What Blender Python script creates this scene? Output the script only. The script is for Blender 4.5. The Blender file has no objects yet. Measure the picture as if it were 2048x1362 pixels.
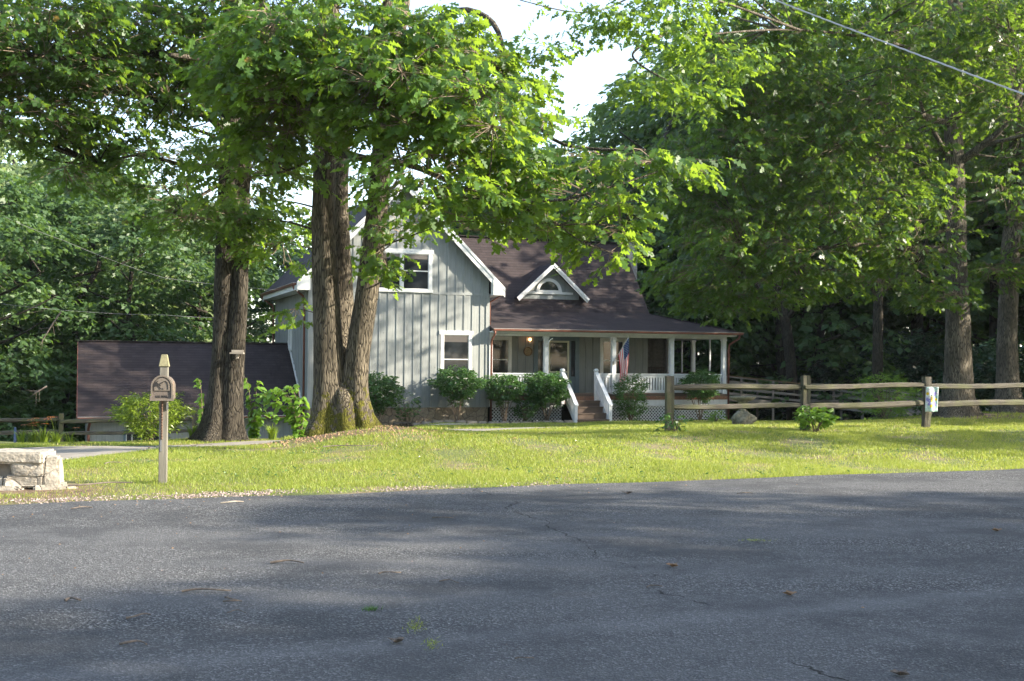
import bpy, math, random
import numpy as np
from mathutils import Vector, Matrix

C = bpy.context.scene.collection
scene = bpy.context.scene
R = math.radians

# ------------------------------------------------------------------ camera
EYE = Vector((0, 0, 1.6))
F = 2400.0                                   # focal length in photo pixels (photo 2048 wide)
cam_d = bpy.data.cameras.new('camera'); cam = bpy.data.objects.new('camera', cam_d); C.objects.link(cam)
cam_d.sensor_width = 36.0; cam_d.lens = F / 2048 * 36.0; cam_d.clip_end = 2000; cam_d.clip_start = 0.05
cam_d.dof.use_dof = False
cam_m = Matrix.Rotation(R(90 + 1.05), 4, 'X') @ Matrix.Rotation(R(0.45), 4, 'Z')
cam.matrix_world = Matrix.Translation(EYE) @ cam_m
scene.camera = cam

def W(px, py, Y):
    """point seen at photo pixel (px,py) lying at forward distance Y"""
    d = cam_m.to_3x3() @ Vector(((px - 1024) / F, -(py - 681) / F, -1))
    d *= Y / d.y
    return EYE + d
def WZ(px, py, z):
    d = cam_m.to_3x3() @ Vector(((px - 1024) / F, -(py - 681) / F, -1))
    d *= (z - EYE.z) / d.z
    return EYE + d

# ------------------------------------------------------------------ world, sun
SUN_AZ = (1.0, -0.17)                         # horizontal direction towards the sun
SUN_EL = 25.0
world = bpy.data.worlds.new('World'); scene.world = world; world.use_nodes = True
wn = world.node_tree.nodes; wl = world.node_tree.links
bg = wn['Background']; bg.inputs[1].default_value = 0.13
sky = wn.new('ShaderNodeTexSky'); sky.sky_type = 'NISHITA'; sky.sun_disc = False
sky.sun_elevation = R(SUN_EL)
sky.sun_rotation = math.atan2(SUN_AZ[0], SUN_AZ[1])
sky.air_density = 1.0; sky.dust_density = 1.2; sky.ozone_density = 1.0
hs = wn.new('ShaderNodeHueSaturation'); hs.inputs['Saturation'].default_value = .85; hs.inputs['Value'].default_value = 1.3
wl.new(sky.outputs[0], hs.inputs['Color']); wl.new(hs.outputs[0], bg.inputs[0])
sd = bpy.data.lights.new('sun', 'SUN'); sd.energy = 5.0; sd.angle = R(0.55); sd.color = (1.0, 0.90, 0.74)
sun = bpy.data.objects.new('sun', sd); C.objects.link(sun)
_h = math.hypot(*SUN_AZ); sv = Vector((SUN_AZ[0] / _h * math.cos(R(SUN_EL)), SUN_AZ[1] / _h * math.cos(R(SUN_EL)), math.sin(R(SUN_EL))))
sun.rotation_euler = sv.to_track_quat('Z', 'Y').to_euler()
scene.view_settings.view_transform = 'Standard'; scene.view_settings.look = 'None'
scene.view_settings.exposure = 1.72; scene.view_settings.gamma = 1.0
scene.render.engine = 'CYCLES'
scene.cycles.max_bounces = 7; scene.cycles.diffuse_bounces = 3; scene.cycles.glossy_bounces = 2
scene.cycles.transmission_bounces = 4; scene.cycles.transparent_max_bounces = 4
scene.cycles.use_denoising = True
scene.cycles.sample_clamp_indirect = 5

# ------------------------------------------------------------------ materials
def mat(name):
    m = bpy.data.materials.new(name); m.use_nodes = True
    nt = m.node_tree; b = nt.nodes['Principled BSDF']
    return m, nt, b
def N(nt, t, **k):
    n = nt.nodes.new(t)
    for a, v in k.items():
        if a in n.inputs: n.inputs[a].default_value = v
        else: setattr(n, a, v)
    return n
def coord(nt, scale=(1, 1, 1), rot=(0, 0, 0), kind='Object'):
    tc = nt.nodes.new('ShaderNodeTexCoord'); mp = nt.nodes.new('ShaderNodeMapping')
    mp.inputs['Scale'].default_value = scale; mp.inputs['Rotation'].default_value = rot
    nt.links.new(tc.outputs[kind], mp.inputs[0]); return mp.outputs[0]
def noise(nt, vec, scale, detail=4, rough=.55):
    n = nt.nodes.new('ShaderNodeTexNoise'); n.inputs['Scale'].default_value = scale
    n.inputs['Detail'].default_value = detail; n.inputs['Roughness'].default_value = rough
    if vec is not None: nt.links.new(vec, n.inputs['Vector'])
    return n.outputs['Fac']
def ramp(nt, fac, stops):
    r = nt.nodes.new('ShaderNodeValToRGB'); nt.links.new(fac, r.inputs[0])
    el = r.color_ramp.elements
    while len(el) < len(stops): el.new(0.5)
    for e, (p, c) in zip(el, stops):
        e.position = p; e.color = (c[0], c[1], c[2], 1) if not isinstance(c, (int, float)) else (c, c, c, 1)
    return r.outputs[0]
def mix(nt, fac, a, b, mode='MIX'):
    n = nt.nodes.new('ShaderNodeMix'); n.data_type = 'RGBA'; n.blend_type = mode
    for s, v in ((n.inputs['Factor'], fac), (n.inputs['A'], a), (n.inputs['B'], b)):
        if hasattr(v, 'is_output') or isinstance(v, bpy.types.NodeSocket): nt.links.new(v, s)
        elif isinstance(v, (int, float)): s.default_value = v if s.type == 'VALUE' else (v, v, v, 1)
        else: s.default_value = (v[0], v[1], v[2], 1)
    return n.outputs['Result']
def math_(nt, op, a, b=0.0, c=0.0):
    n = nt.nodes.new('ShaderNodeMath'); n.operation = op
    for s, v in zip(n.inputs, (a, b, c)):
        if isinstance(v, bpy.types.NodeSocket): nt.links.new(v, s)
        else: s.default_value = v
    return n.outputs[0]
def bump(nt, b, h, strength=.5, dist=.01):
    n = nt.nodes.new('ShaderNodeBump'); n.inputs['Strength'].default_value = strength
    n.inputs['Distance'].default_value = dist
    nt.links.new(h, n.inputs['Height']); nt.links.new(n.outputs[0], b.inputs['Normal'])
def sepxyz(nt, vec):
    s = nt.nodes.new('ShaderNodeSeparateXYZ'); nt.links.new(vec, s.inputs[0]); return s.outputs
def comb(nt, x, y, z=0.0):
    n = nt.nodes.new('ShaderNodeCombineXYZ')
    for s, v in zip(n.inputs, (x, y, z)):
        if isinstance(v, bpy.types.NodeSocket): nt.links.new(v, s)
        else: s.default_value = v
    return n.outputs[0]

def simple(name, col, rough=.6, var=.25, scale=6, metallic=0, bumpd=0.002, stretch=(1, 1, 1), spec=.5):
    m, nt, b = mat(name)
    v = coord(nt, stretch); f = noise(nt, v, scale, 6)
    lo = [c * (1 - var) for c in col]; hi = [min(1, c * (1 + var)) for c in col]
    nt.links.new(ramp(nt, f, [(.3, lo), (.7, hi)]), b.inputs['Base Color'])
    b.inputs['Roughness'].default_value = rough; b.inputs['Metallic'].default_value = metallic
    b.inputs['Specular IOR Level'].default_value = spec
    if bumpd: bump(nt, b, noise(nt, v, scale * 4, 4), .6, bumpd)
    return m

def leaf_mat(name, dark, light, trans, rough=.42, spec=.5, tw=.42, yellow=None):
    m, nt, b = mat(name)
    at = N(nt, 'ShaderNodeAttribute', attribute_name='tint'); f = at.outputs['Fac']
    stops = [(0, dark), (.75, light)]
    if yellow: stops += [(.97, light), (1.0, yellow)]
    col = ramp(nt, f, stops)
    nt.links.new(col, b.inputs['Base Color']); b.inputs['Roughness'].default_value = rough
    b.inputs['Specular IOR Level'].default_value = spec
    tr = nt.nodes.new('ShaderNodeBsdfTranslucent')
    nt.links.new(mix(nt, f, [c * .6 for c in trans], trans), tr.inputs[0])
    ms = nt.nodes.new('ShaderNodeMixShader'); ms.inputs[0].default_value = tw
    nt.links.new(b.outputs[0], ms.inputs[1]); nt.links.new(tr.outputs[0], ms.inputs[2])
    nt.links.new(ms.outputs[0], nt.nodes['Material Output'].inputs[0])
    return m

M = {}
M['oak_leaf'] = leaf_mat('oak_leaf', (.016, .052, .014), (.064, .135, .028), (.34, .52, .04), tw=.48, yellow=(.16, .09, .02))
M['oak_leaf_shaded'] = leaf_mat('oak_leaf_shaded', (.012, .040, .012), (.050, .112, .026), (.26, .42, .035), tw=.46, yellow=(.16, .09, .02))  # darker copy of the oak leaf: shade of the crowns put into colour
M['far_leaf'] = leaf_mat('far_leaf', (.028, .070, .024), (.080, .145, .048), (.17, .30, .05), rough=.5, tw=.4)
M['sunlit_pale_leaf'] = leaf_mat('sunlit_pale_leaf', (.08, .14, .050), (.24, .30, .14), (.34, .46, .12), rough=.5, tw=.4)  # sunlight on the left wood put into a paler leaf colour
M['blue_leaf'] = leaf_mat('blue_leaf', (.012, .040, .018), (.040, .085, .040), (.05, .11, .03), rough=.28, spec=.8, tw=.2)
M['shrub_leaf'] = leaf_mat('shrub_leaf', (.032, .088, .022), (.088, .19, .05), (.14, .28, .04), rough=.35, tw=.3)
M['lime_leaf'] = leaf_mat('lime_leaf', (.08, .17, .02), (.15, .28, .035), (.30, .50, .05), tw=.45)
M['gold_leaf'] = leaf_mat('gold_leaf', (.10, .16, .015), (.20, .28, .025), (.30, .42, .04), tw=.4)
M['grass'] = leaf_mat('grass', (.10, .155, .020), (.30, .35, .060), (.54, .62, .09), rough=.5, tw=.42, yellow=(.36, .27, .12))

def bark(name, lo, hi, moss=0.0, zsc=.13):
    m, nt, b = mat(name)
    v = coord(nt, (1, 1, zsc))
    f1 = noise(nt, v, 34, 6, .7); f2 = noise(nt, v, 9, 3)
    vo = N(nt, 'ShaderNodeTexVoronoi', feature='DISTANCE_TO_EDGE'); vo.inputs['Scale'].default_value = 27
    wv = N(nt, 'ShaderNodeVectorMath', operation='ADD')
    nz = nt.nodes.new('ShaderNodeTexNoise'); nz.inputs['Scale'].default_value = 9
    nt.links.new(v, nz.inputs['Vector'])
    sc = N(nt, 'ShaderNodeVectorMath', operation='SCALE'); sc.inputs['Scale'].default_value = .12
    nt.links.new(nz.outputs['Color'], sc.inputs[0]); nt.links.new(v, wv.inputs[0]); nt.links.new(sc.outputs[0], wv.inputs[1])
    nt.links.new(wv.outputs[0], vo.inputs['Vector'])
    crack = ramp(nt, vo.outputs['Distance'], [(0.0, 0.0), (.16, 1.0)])
    h = mix(nt, .5, crack, f1, 'MULTIPLY')
    col = ramp(nt, f1, [(.3, lo), (.7, hi)])
    col = mix(nt, crack, [c * .35 for c in lo], col)
    big = noise(nt, coord(nt, (1, 1, .7)), 1.6, 4)
    col = mix(nt, ramp(nt, big, [(.42, 0.0), (.62, .55)]), col, [c * .45 for c in lo])
    if moss:
        z = sepxyz(nt, coord(nt))[2]
        k = math_(nt, 'SUBTRACT', 1.0, math_(nt, 'DIVIDE', z, moss))
        mn = noise(nt, coord(nt), 5, 6, .7)
        mk = ramp(nt, math_(nt, 'ADD', math_(nt, 'MULTIPLY', k, .72), math_(nt, 'MULTIPLY', ramp(nt, mn, [(.38, 0.0), (.62, 1.0)]), .55)), [(.74, 0.0), (.84, 1.0)])
        mk = math_(nt, 'MULTIPLY', mk, math_(nt, 'GREATER_THAN', k, 0.0))
        mc = ramp(nt, noise(nt, coord(nt), 40, 4), [(.3, (.04, .045, .008)), (.7, (.15, .14, .025))])
        col = mix(nt, mk, col, mc)
    nt.links.new(col, b.inputs['Base Color']); b.inputs['Roughness'].default_value = .9
    b.inputs['Specular IOR Level'].default_value = .15
    bump(nt, b, h, 1.0, .03)
    return m
M['bark'] = bark('oak_bark', (.085, .073, .055), (.235, .20, .15), moss=1.7)
M['bark_plain'] = bark('oak_bark_plain', (.08, .072, .06), (.22, .20, .165))
M['bark_shade'] = bark('shaded_oak_bark', (.045, .039, .031), (.12, .105, .083))  # darker bark copy: shade on the left oak put into its colour
M['bark_sunlit'] = bark('sunlit_oak_bark', (.10, .088, .068), (.27, .235, .18))  # lighter bark copy: sunlight on the right oaks put into their colour
M['bark_dark'] = bark('forest_bark', (.05, .045, .035), (.13, .115, .09))
M['twig'] = simple('twig_bark', (.16, .12, .085), .9, .4, 20)
M['dead_wood'] = simple('dead_wood', (.12, .098, .08), .9, .4, 25)

def siding(name, col, axis):
    m, nt, b = mat(name)
    v = coord(nt, (1, 1, .06)); f = noise(nt, v, 16, 6, .6); f2 = noise(nt, coord(nt), 1.2, 5, .7)
    c = ramp(nt, f, [(.25, [x * .72 for x in col]), (.5, col), (.78, [min(1, x * 1.12) for x in col])])
    c = mix(nt, ramp(nt, f2, [(.4, 0.0), (.7, .38)]), c, [x * .62 for x in col])
    xyz = sepxyz(nt, coord(nt))
    bd = math_(nt, 'FLOOR', math_(nt, 'DIVIDE', xyz[axis], .326))
    wnz = N(nt, 'ShaderNodeTexWhiteNoise', noise_dimensions='1D'); nt.links.new(bd, wnz.inputs['W'])
    c = mix(nt, math_(nt, 'MULTIPLY', wnz.outputs['Value'], .18), c, [x * .6 for x in col])
    kn = N(nt, 'ShaderNodeTexVoronoi'); kn.inputs['Scale'].default_value = 2.6; nt.links.new(coord(nt, (1, 1, .7)), kn.inputs['Vector'])
    c = mix(nt, ramp(nt, kn.outputs['Distance'], [(.03, .7), (.06, 0.0)]), c, [x * .35 for x in col])
    nt.links.new(c, b.inputs['Base Color']); b.inputs['Roughness'].default_value = .72
    bump(nt, b, f, .4, .004)
    return m
M['siding'] = siding('grey_siding', (.295, .31, .30), 0)
M['siding_side'] = siding('grey_siding_side', (.295, .31, .30), 1)
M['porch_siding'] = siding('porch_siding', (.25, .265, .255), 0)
M['white'] = simple('white_trim', (.70, .70, .68), .45, .07, 5)
M['offwhite'] = simple('porch_white_paint', (.66, .68, .70), .5, .09, 5)
M['cream'] = simple('cream_storm_door', (.62, .60, .45), .5, .05, 5)
M['blue_trim'] = simple('blue_grey_door_paint', (.10, .15, .18), .5, .1, 6)
M['copper'] = simple('copper_gutter', (.17, .065, .042), .5, .25, 4, metallic=.2)
M['gutter_lip'] = simple('pale_gutter', (.45, .40, .37), .45, .1, 4)
M['post_wood'] = simple('weathered_post', (.24, .20, .125), .9, .4, 9, stretch=(1, 1, .12), bumpd=.006)
M['concrete'] = simple('driveway_concrete', (.24, .215, .185), .9, .22, 3, bumpd=.004)
M['path'] = simple('pale_path_concrete', (.42, .38, .32), .9, .15, 3)
M['stone_cast'] = simple('weathered_cast_stone', (.17, .16, .115), .9, .45, 14, bumpd=.008)
M['tread'] = simple('brown_stair_boards', (.125, .085, .062), .7, .25, 12, stretch=(.1, 1, 1))
M['dark_wood'] = simple('dark_swing_wood', (.05, .035, .03), .6, .2, 12)
M['metal'] = simple('grey_metal', (.3, .3, .3), .4, .1, 5, metallic=.7)
M['wire'] = simple('cable_metal', (.16, .16, .17), .4, .1, 5)
M['wire_pale'] = simple('pale_cable', (.45, .44, .42), .5, .1, 5)
M['mulch'] = simple('dark_mulch', (.022, .02, .019), .95, .6, 60, bumpd=.02)

def fence_mat():
    m, nt, b = mat('split_rail_wood')
    at = N(nt, 'ShaderNodeAttribute', attribute_name='along'); cx = nt.nodes.new('ShaderNodeVectorMath'); cx.operation = 'MULTIPLY'
    nt.links.new(at.outputs['Vector'], cx.inputs[0]); cx.inputs[1].default_value = (.7, 9, 9)
    f = noise(nt, cx.outputs[0], 4.5, 8, .75); f2 = noise(nt, coord(nt), 2.2, 5)
    c = ramp(nt, f, [(.34, (.014, .012, .009)), (.46, (.052, .046, .035)), (.58, (.098, .088, .068)), (.75, (.19, .17, .135))])
    c = mix(nt, ramp(nt, f2, [(.45, 0.0), (.65, .55)]), c, (.09, .10, .035))
    nt.links.new(c, b.inputs['Base Color']); b.inputs['Roughness'].default_value = .9
    bump(nt, b, f, 1.0, .02); return m
M['rail'] = fence_mat()
def ramp_mat():
    m, nt, b = mat('grey_ramp_lumber')
    at = N(nt, 'ShaderNodeAttribute', attribute_name='along'); cx = nt.nodes.new('ShaderNodeVectorMath'); cx.operation = 'MULTIPLY'
    nt.links.new(at.outputs['Vector'], cx.inputs[0]); cx.inputs[1].default_value = (.5, 8, 8)
    f = noise(nt, cx.outputs[0], 3, 6, .65)
    nt.links.new(ramp(nt, f, [(.3, (.16, .14, .12)), (.7, (.36, .33, .29))]), b.inputs['Base Color'])
    b.inputs['Roughness'].default_value = .9; bump(nt, b, f, .6, .006); return m
M['lumber'] = ramp_mat()

def shingle(name, hor, zk, base=(.038, .028, .028)):
    """rows of shingles; hor = local axis running along the eave, zk = rows per metre of height"""
    m, nt, b = mat(name)
    xyz = sepxyz(nt, coord(nt))
    br = nt.nodes.new('ShaderNodeTexBrick')
    nt.links.new(comb(nt, xyz[hor], math_(nt, 'MULTIPLY', xyz[2], zk)), br.inputs['Vector'])
    br.inputs['Scale'].default_value = 1; br.inputs['Brick Width'].default_value = .30; br.inputs['Row Height'].default_value = .16
    br.inputs['Mortar Size'].default_value = .003; br.inputs['Mortar Smooth'].default_value = .3; br.inputs['Bias'].default_value = 0
    br.inputs['Color1'].default_value = tuple(x * .78 for x in base) + (1,)
    br.inputs['Color2'].default_value = tuple(x * 1.28 for x in base) + (1,)
    br.inputs['Mortar'].default_value = tuple(x * .32 for x in base) + (1,)
    f = noise(nt, coord(nt), 1.1, 5, .7)
    c = mix(nt, ramp(nt, f, [(.35, 0.0), (.7, .5)]), br.outputs['Color'], tuple(x * 1.5 for x in base))
    st = noise(nt, coord(nt, (3, 3, .4)), .9, 4)
    c = mix(nt, ramp(nt, st, [(.5, 0.0), (.7, .5)]), c, tuple(x * .5 for x in base))
    c = mix(nt, .35, c, ramp(nt, noise(nt, coord(nt), 120, 2), [(.3, .35), (.7, 1.0)]), 'MULTIPLY')
    sw_ = math_(nt, 'FRACT', math_(nt, 'DIVIDE', math_(nt, 'MULTIPLY', xyz[2], zk), .16))
    c = mix(nt, ramp(nt, sw_, [(.06, .7), (.16, 0.0)]), c, tuple(x * .25 for x in base))
    nt.links.new(c, b.inputs['Base Color']); b.inputs['Roughness'].default_value = .88
    b.inputs['Specular IOR Level'].default_value = .3
    saw = math_(nt, 'FRACT', math_(nt, 'DIVIDE', math_(nt, 'MULTIPLY', xyz[2], zk), .16))
    bump(nt, b, math_(nt, 'ADD', math_(nt, 'SUBTRACT', 1.0, saw), br.outputs['Fac']), .5, .012)
    return m
M['roof_steep'] = shingle('shingles_steep', 0, 1.37)
M['roof_low'] = shingle('shingles_porch', 0, 3.1)
M['roof_low_side'] = shingle('shingles_porch_side', 1, 3.1)
M['roof_wing'] = shingle('shingles_wing', 1, 1.41)
M['roof_garage'] = shingle('shingles_garage', 0, 1.72)

def stone_mat(name, scale, c1, c2, mortar, w=.045, bd=.03):
    m, nt, b = mat(name)
    v = coord(nt)
    nz = nt.nodes.new('ShaderNodeTexNoise'); nz.inputs['Scale'].default_value = 2.5; nt.links.new(v, nz.inputs['Vector'])
    sc = N(nt, 'ShaderNodeVectorMath', operation='SCALE'); sc.inputs['Scale'].default_value = .22
    wv = N(nt, 'ShaderNodeVectorMath', operation='ADD')
    nt.links.new(nz.outputs['Color'], sc.inputs[0]); nt.links.new(v, wv.inputs[0]); nt.links.new(sc.outputs[0], wv.inputs[1])
    vo = N(nt, 'ShaderNodeTexVoronoi', feature='DISTANCE_TO_EDGE'); vo.inputs['Scale'].default_value = scale
    vc = N(nt, 'ShaderNodeTexVoronoi'); vc.inputs['Scale'].default_value = scale
    nt.links.new(wv.outputs[0], vo.inputs['Vector']); nt.links.new(wv.outputs[0], vc.inputs['Vector'])
    fac = sepxyz(nt, vc.outputs['Color'])[0]
    c = mix(nt, fac, c1, c2)
    c = mix(nt, ramp(nt, noise(nt, v, 14, 6), [(.35, 0.0), (.75, .6)]), c, [x * .45 for x in c1])
    e = ramp(nt, vo.outputs['Distance'], [(0.0, 0.0), (w, 1.0)])
    c = mix(nt, e, mortar, c)
    nt.links.new(c, b.inputs['Base Color']); b.inputs['Roughness'].default_value = .9
    bump(nt, b, mix(nt, .7, e, noise(nt, v, 18, 6)), .9, bd)
    return m
M['foundation'] = stone_mat('fieldstone_foundation', 2.6, (.24, .19, .13), (.34, .28, .20), (.10, .085, .07))
M['rock'] = stone_mat('pale_rock', 1.3, (.36, .325, .27), (.44, .40, .33), (.26, .23, .19), .02, .03)
M['brick'] = stone_mat('terracotta_band', 2.2, (.26, .12, .075), (.36, .20, .12), (.18, .12, .09), .03, .004)
M['chimney'] = stone_mat('chimney_stone', 3.0, (.30, .29, .28), (.40, .38, .36), (.2, .19, .18))

def glass_mat(name, col=(.012, .014, .016), rough=.03):
    m, nt, b = mat(name)
    f = noise(nt, coord(nt), 1.3, 3)
    nt.links.new(ramp(nt, f, [(.4, col), (.65, [c * 2.4 for c in col])]), b.inputs['Base Color'])
    b.inputs['Roughness'].default_value = rough; b.inputs['Specular IOR Level'].default_value = .5
    b.inputs['IOR'].default_value = 1.45
    return m
M['glass'] = glass_mat('window_glass')
M['blind'] = simple('drawn_blind_behind_glass', (.10, .09, .085), .25, .08, 3, stretch=(.2, .2, 30))
M['screen'] = simple('porch_screen', (.10, .095, .085), .8, .3, 8)

def asphalt():
    m, nt, b = mat('chip_seal_asphalt')
    v = coord(nt)
    vo = N(nt, 'ShaderNodeTexVoronoi'); vo.inputs['Scale'].default_value = 85; nt.links.new(v, vo.inputs['Vector'])
    chip = sepxyz(nt, vo.outputs['Color'])[0]
    c = ramp(nt, chip, [(0.0, (.022, .022, .024)), (.45, (.058, .059, .061)), (.80, (.125, .127, .130)), (1.0, (.34, .34, .34))])
    fine = noise(nt, v, 40, 8, .8)
    c = mix(nt, .6, c, ramp(nt, fine, [(.32, .25), (.68, 1.5)]), 'MULTIPLY')
    # old wear: paler tracks running along the road, darker oily band, light scuffs
    al = coord(nt, (.10, .8, 1), (0, 0, R(-22)))
    c = mix(nt, ramp(nt, noise(nt, al, .9, 5, .6), [(.40, 0.0), (.60, .65)]), c, (.125, .126, .130))
    c = mix(nt, ramp(nt, noise(nt, coord(nt), .55, 6, .7), [(.48, 0.0), (.60, .65)]), c, (.038, .040, .045))
    nx = nt.nodes.new('ShaderNodeTexNoise'); nx.inputs['Scale'].default_value = .9; nx.inputs['Detail'].default_value = 8
    nt.links.new(v, nx.inputs['Vector'])
    xyz = sepxyz(nt, v)
    # long crack from (-.45,13) to (1.1,6.4) with jitter
    t = math_(nt, 'ADD', math_(nt, 'MULTIPLY', math_(nt, 'SUBTRACT', xyz[1], 14.3), -.23), -.22)
    j = math_(nt, 'MULTIPLY', math_(nt, 'SUBTRACT', nx.outputs['Fac'], .5), 1.5)
    dd = math_(nt, 'ABSOLUTE', math_(nt, 'SUBTRACT', math_(nt, 'SUBTRACT', xyz[0], t), j))
    brk = noise(nt, v, 1.4, 2)
    ck = math_(nt, 'MULTIPLY', ramp(nt, dd, [(.006, 1.0), (.017, 0.0)]), ramp(nt, brk, [(.46, 0.0), (.54, 1.0)]))
    c = mix(nt, ck, c, (.008, .008, .008))
    # pale scuffed streak across the near lane
    t2 = math_(nt, 'ADD', math_(nt, 'MULTIPLY', math_(nt, 'SUBTRACT', xyz[0], 0.2), .42), 7.1)
    d2 = math_(nt, 'ABSOLUTE', math_(nt, 'SUBTRACT', math_(nt, 'SUBTRACT', xyz[1], t2), math_(nt, 'MULTIPLY', j, .3)))
    s2 = math_(nt, 'MULTIPLY', ramp(nt, d2, [(0.0, .26), (.28, 0.0)]), ramp(nt, fine, [(.3, .2), (.6, 1.0)]))
    c = mix(nt, s2, c, (.28, .28, .29))
    nt.links.new(c, b.inputs['Base Color']); b.inputs['Roughness'].default_value = .82
    b.inputs['Specular IOR Level'].default_value = .35
    h = mix(nt, .5, vo.outputs['Distance'], fine)
    bump(nt, b, h, 1.0, .03)
    return m
M['asphalt'] = asphalt()

def soil():
    m, nt, b = mat('lawn_soil')
    v = coord(nt)
    f = noise(nt, v, .9, 7, .7); f2 = noise(nt, v, 22, 5, .7)
    c = ramp(nt, f2, [(.3, (.05, .075, .015)), (.5, (.11, .14, .03)), (.7, (.20, .19, .07))])
    c = mix(nt, ramp(nt, f, [(.48, 0.0), (.60, .85)]), c, (.20, .15, .085))
    # bare, leaf-littered earth around the oaks and along the road edge
    def near(cx, cy, r0, r1):
        xyz = sepxyz(nt, v)
        dx = math_(nt, 'SUBTRACT', xyz[0], cx); dy = math_(nt, 'SUBTRACT', xyz[1], cy)
        d = math_(nt, 'SQRT', math_(nt, 'ADD', math_(nt, 'MULTIPLY', dx, dx), math_(nt, 'MULTIPLY', dy, dy)))
        d = math_(nt, 'ADD', d, math_(nt, 'MULTIPLY', math_(nt, 'SUBTRACT', f, .5), 2.5))
        return ramp(nt, math_(nt, 'DIVIDE', d, 5.0), [(r0 / 5, 1.0), (r1 / 5, 0.0)])
    litter = ramp(nt, f2, [(.3, (.07, .045, .028)), (.7, (.24, .16, .10))])
    c = mix(nt, near(-3.2, 23.6, .7, 1.5), c, litter)
    c = mix(nt, near(-6.0, 14.3, .7, 1.6), c, litter)
    c = mix(nt, near(14.2, 37.0, 1.0, 2.6), c, litter)
    xyz = sepxyz(nt, v)
    far = ramp(nt, math_(nt, 'DIVIDE', xyz[1], 100), [(.46, 0.0), (.50, 1.0)])
    c = mix(nt, far, c, (.055, .040, .025))
    nt.links.new(c, b.inputs['Base Color']); b.inputs['Roughness'].default_value = .95
    bump(nt, b, f2, 1.0, .03)
    return m
M['soil'] = soil()
M['gravel'] = simple('pink_grey_gravel', (.42, .33, .28), .9, .45, 5, bumpd=0)
M['litter'] = simple('dry_leaf', (.24, .15, .085), .8, .4, 8, bumpd=0)

# ------------------------------------------------------------------ helpers
def tag(o, label=None, cat=None, group=None, kind=None):
    if label: o['label'] = label
    if cat: o['category'] = cat
    if group: o['group'] = group
    if kind: o['kind'] = kind
    return o
def empty(name, loc=(0, 0, 0), rz=0.0, label=None, cat=None, group=None):
    o = bpy.data.objects.new(name, None); C.objects.link(o); o.location = loc; o.rotation_euler = (0, 0, rz)
    o.empty_display_size = .2
    return tag(o, label, cat, group)
def copy_tree(o, parent=None):
    c = o.copy(); C.objects.link(c); c.parent = parent
    for ch in o.children: copy_tree(ch, c)
    return c

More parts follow.
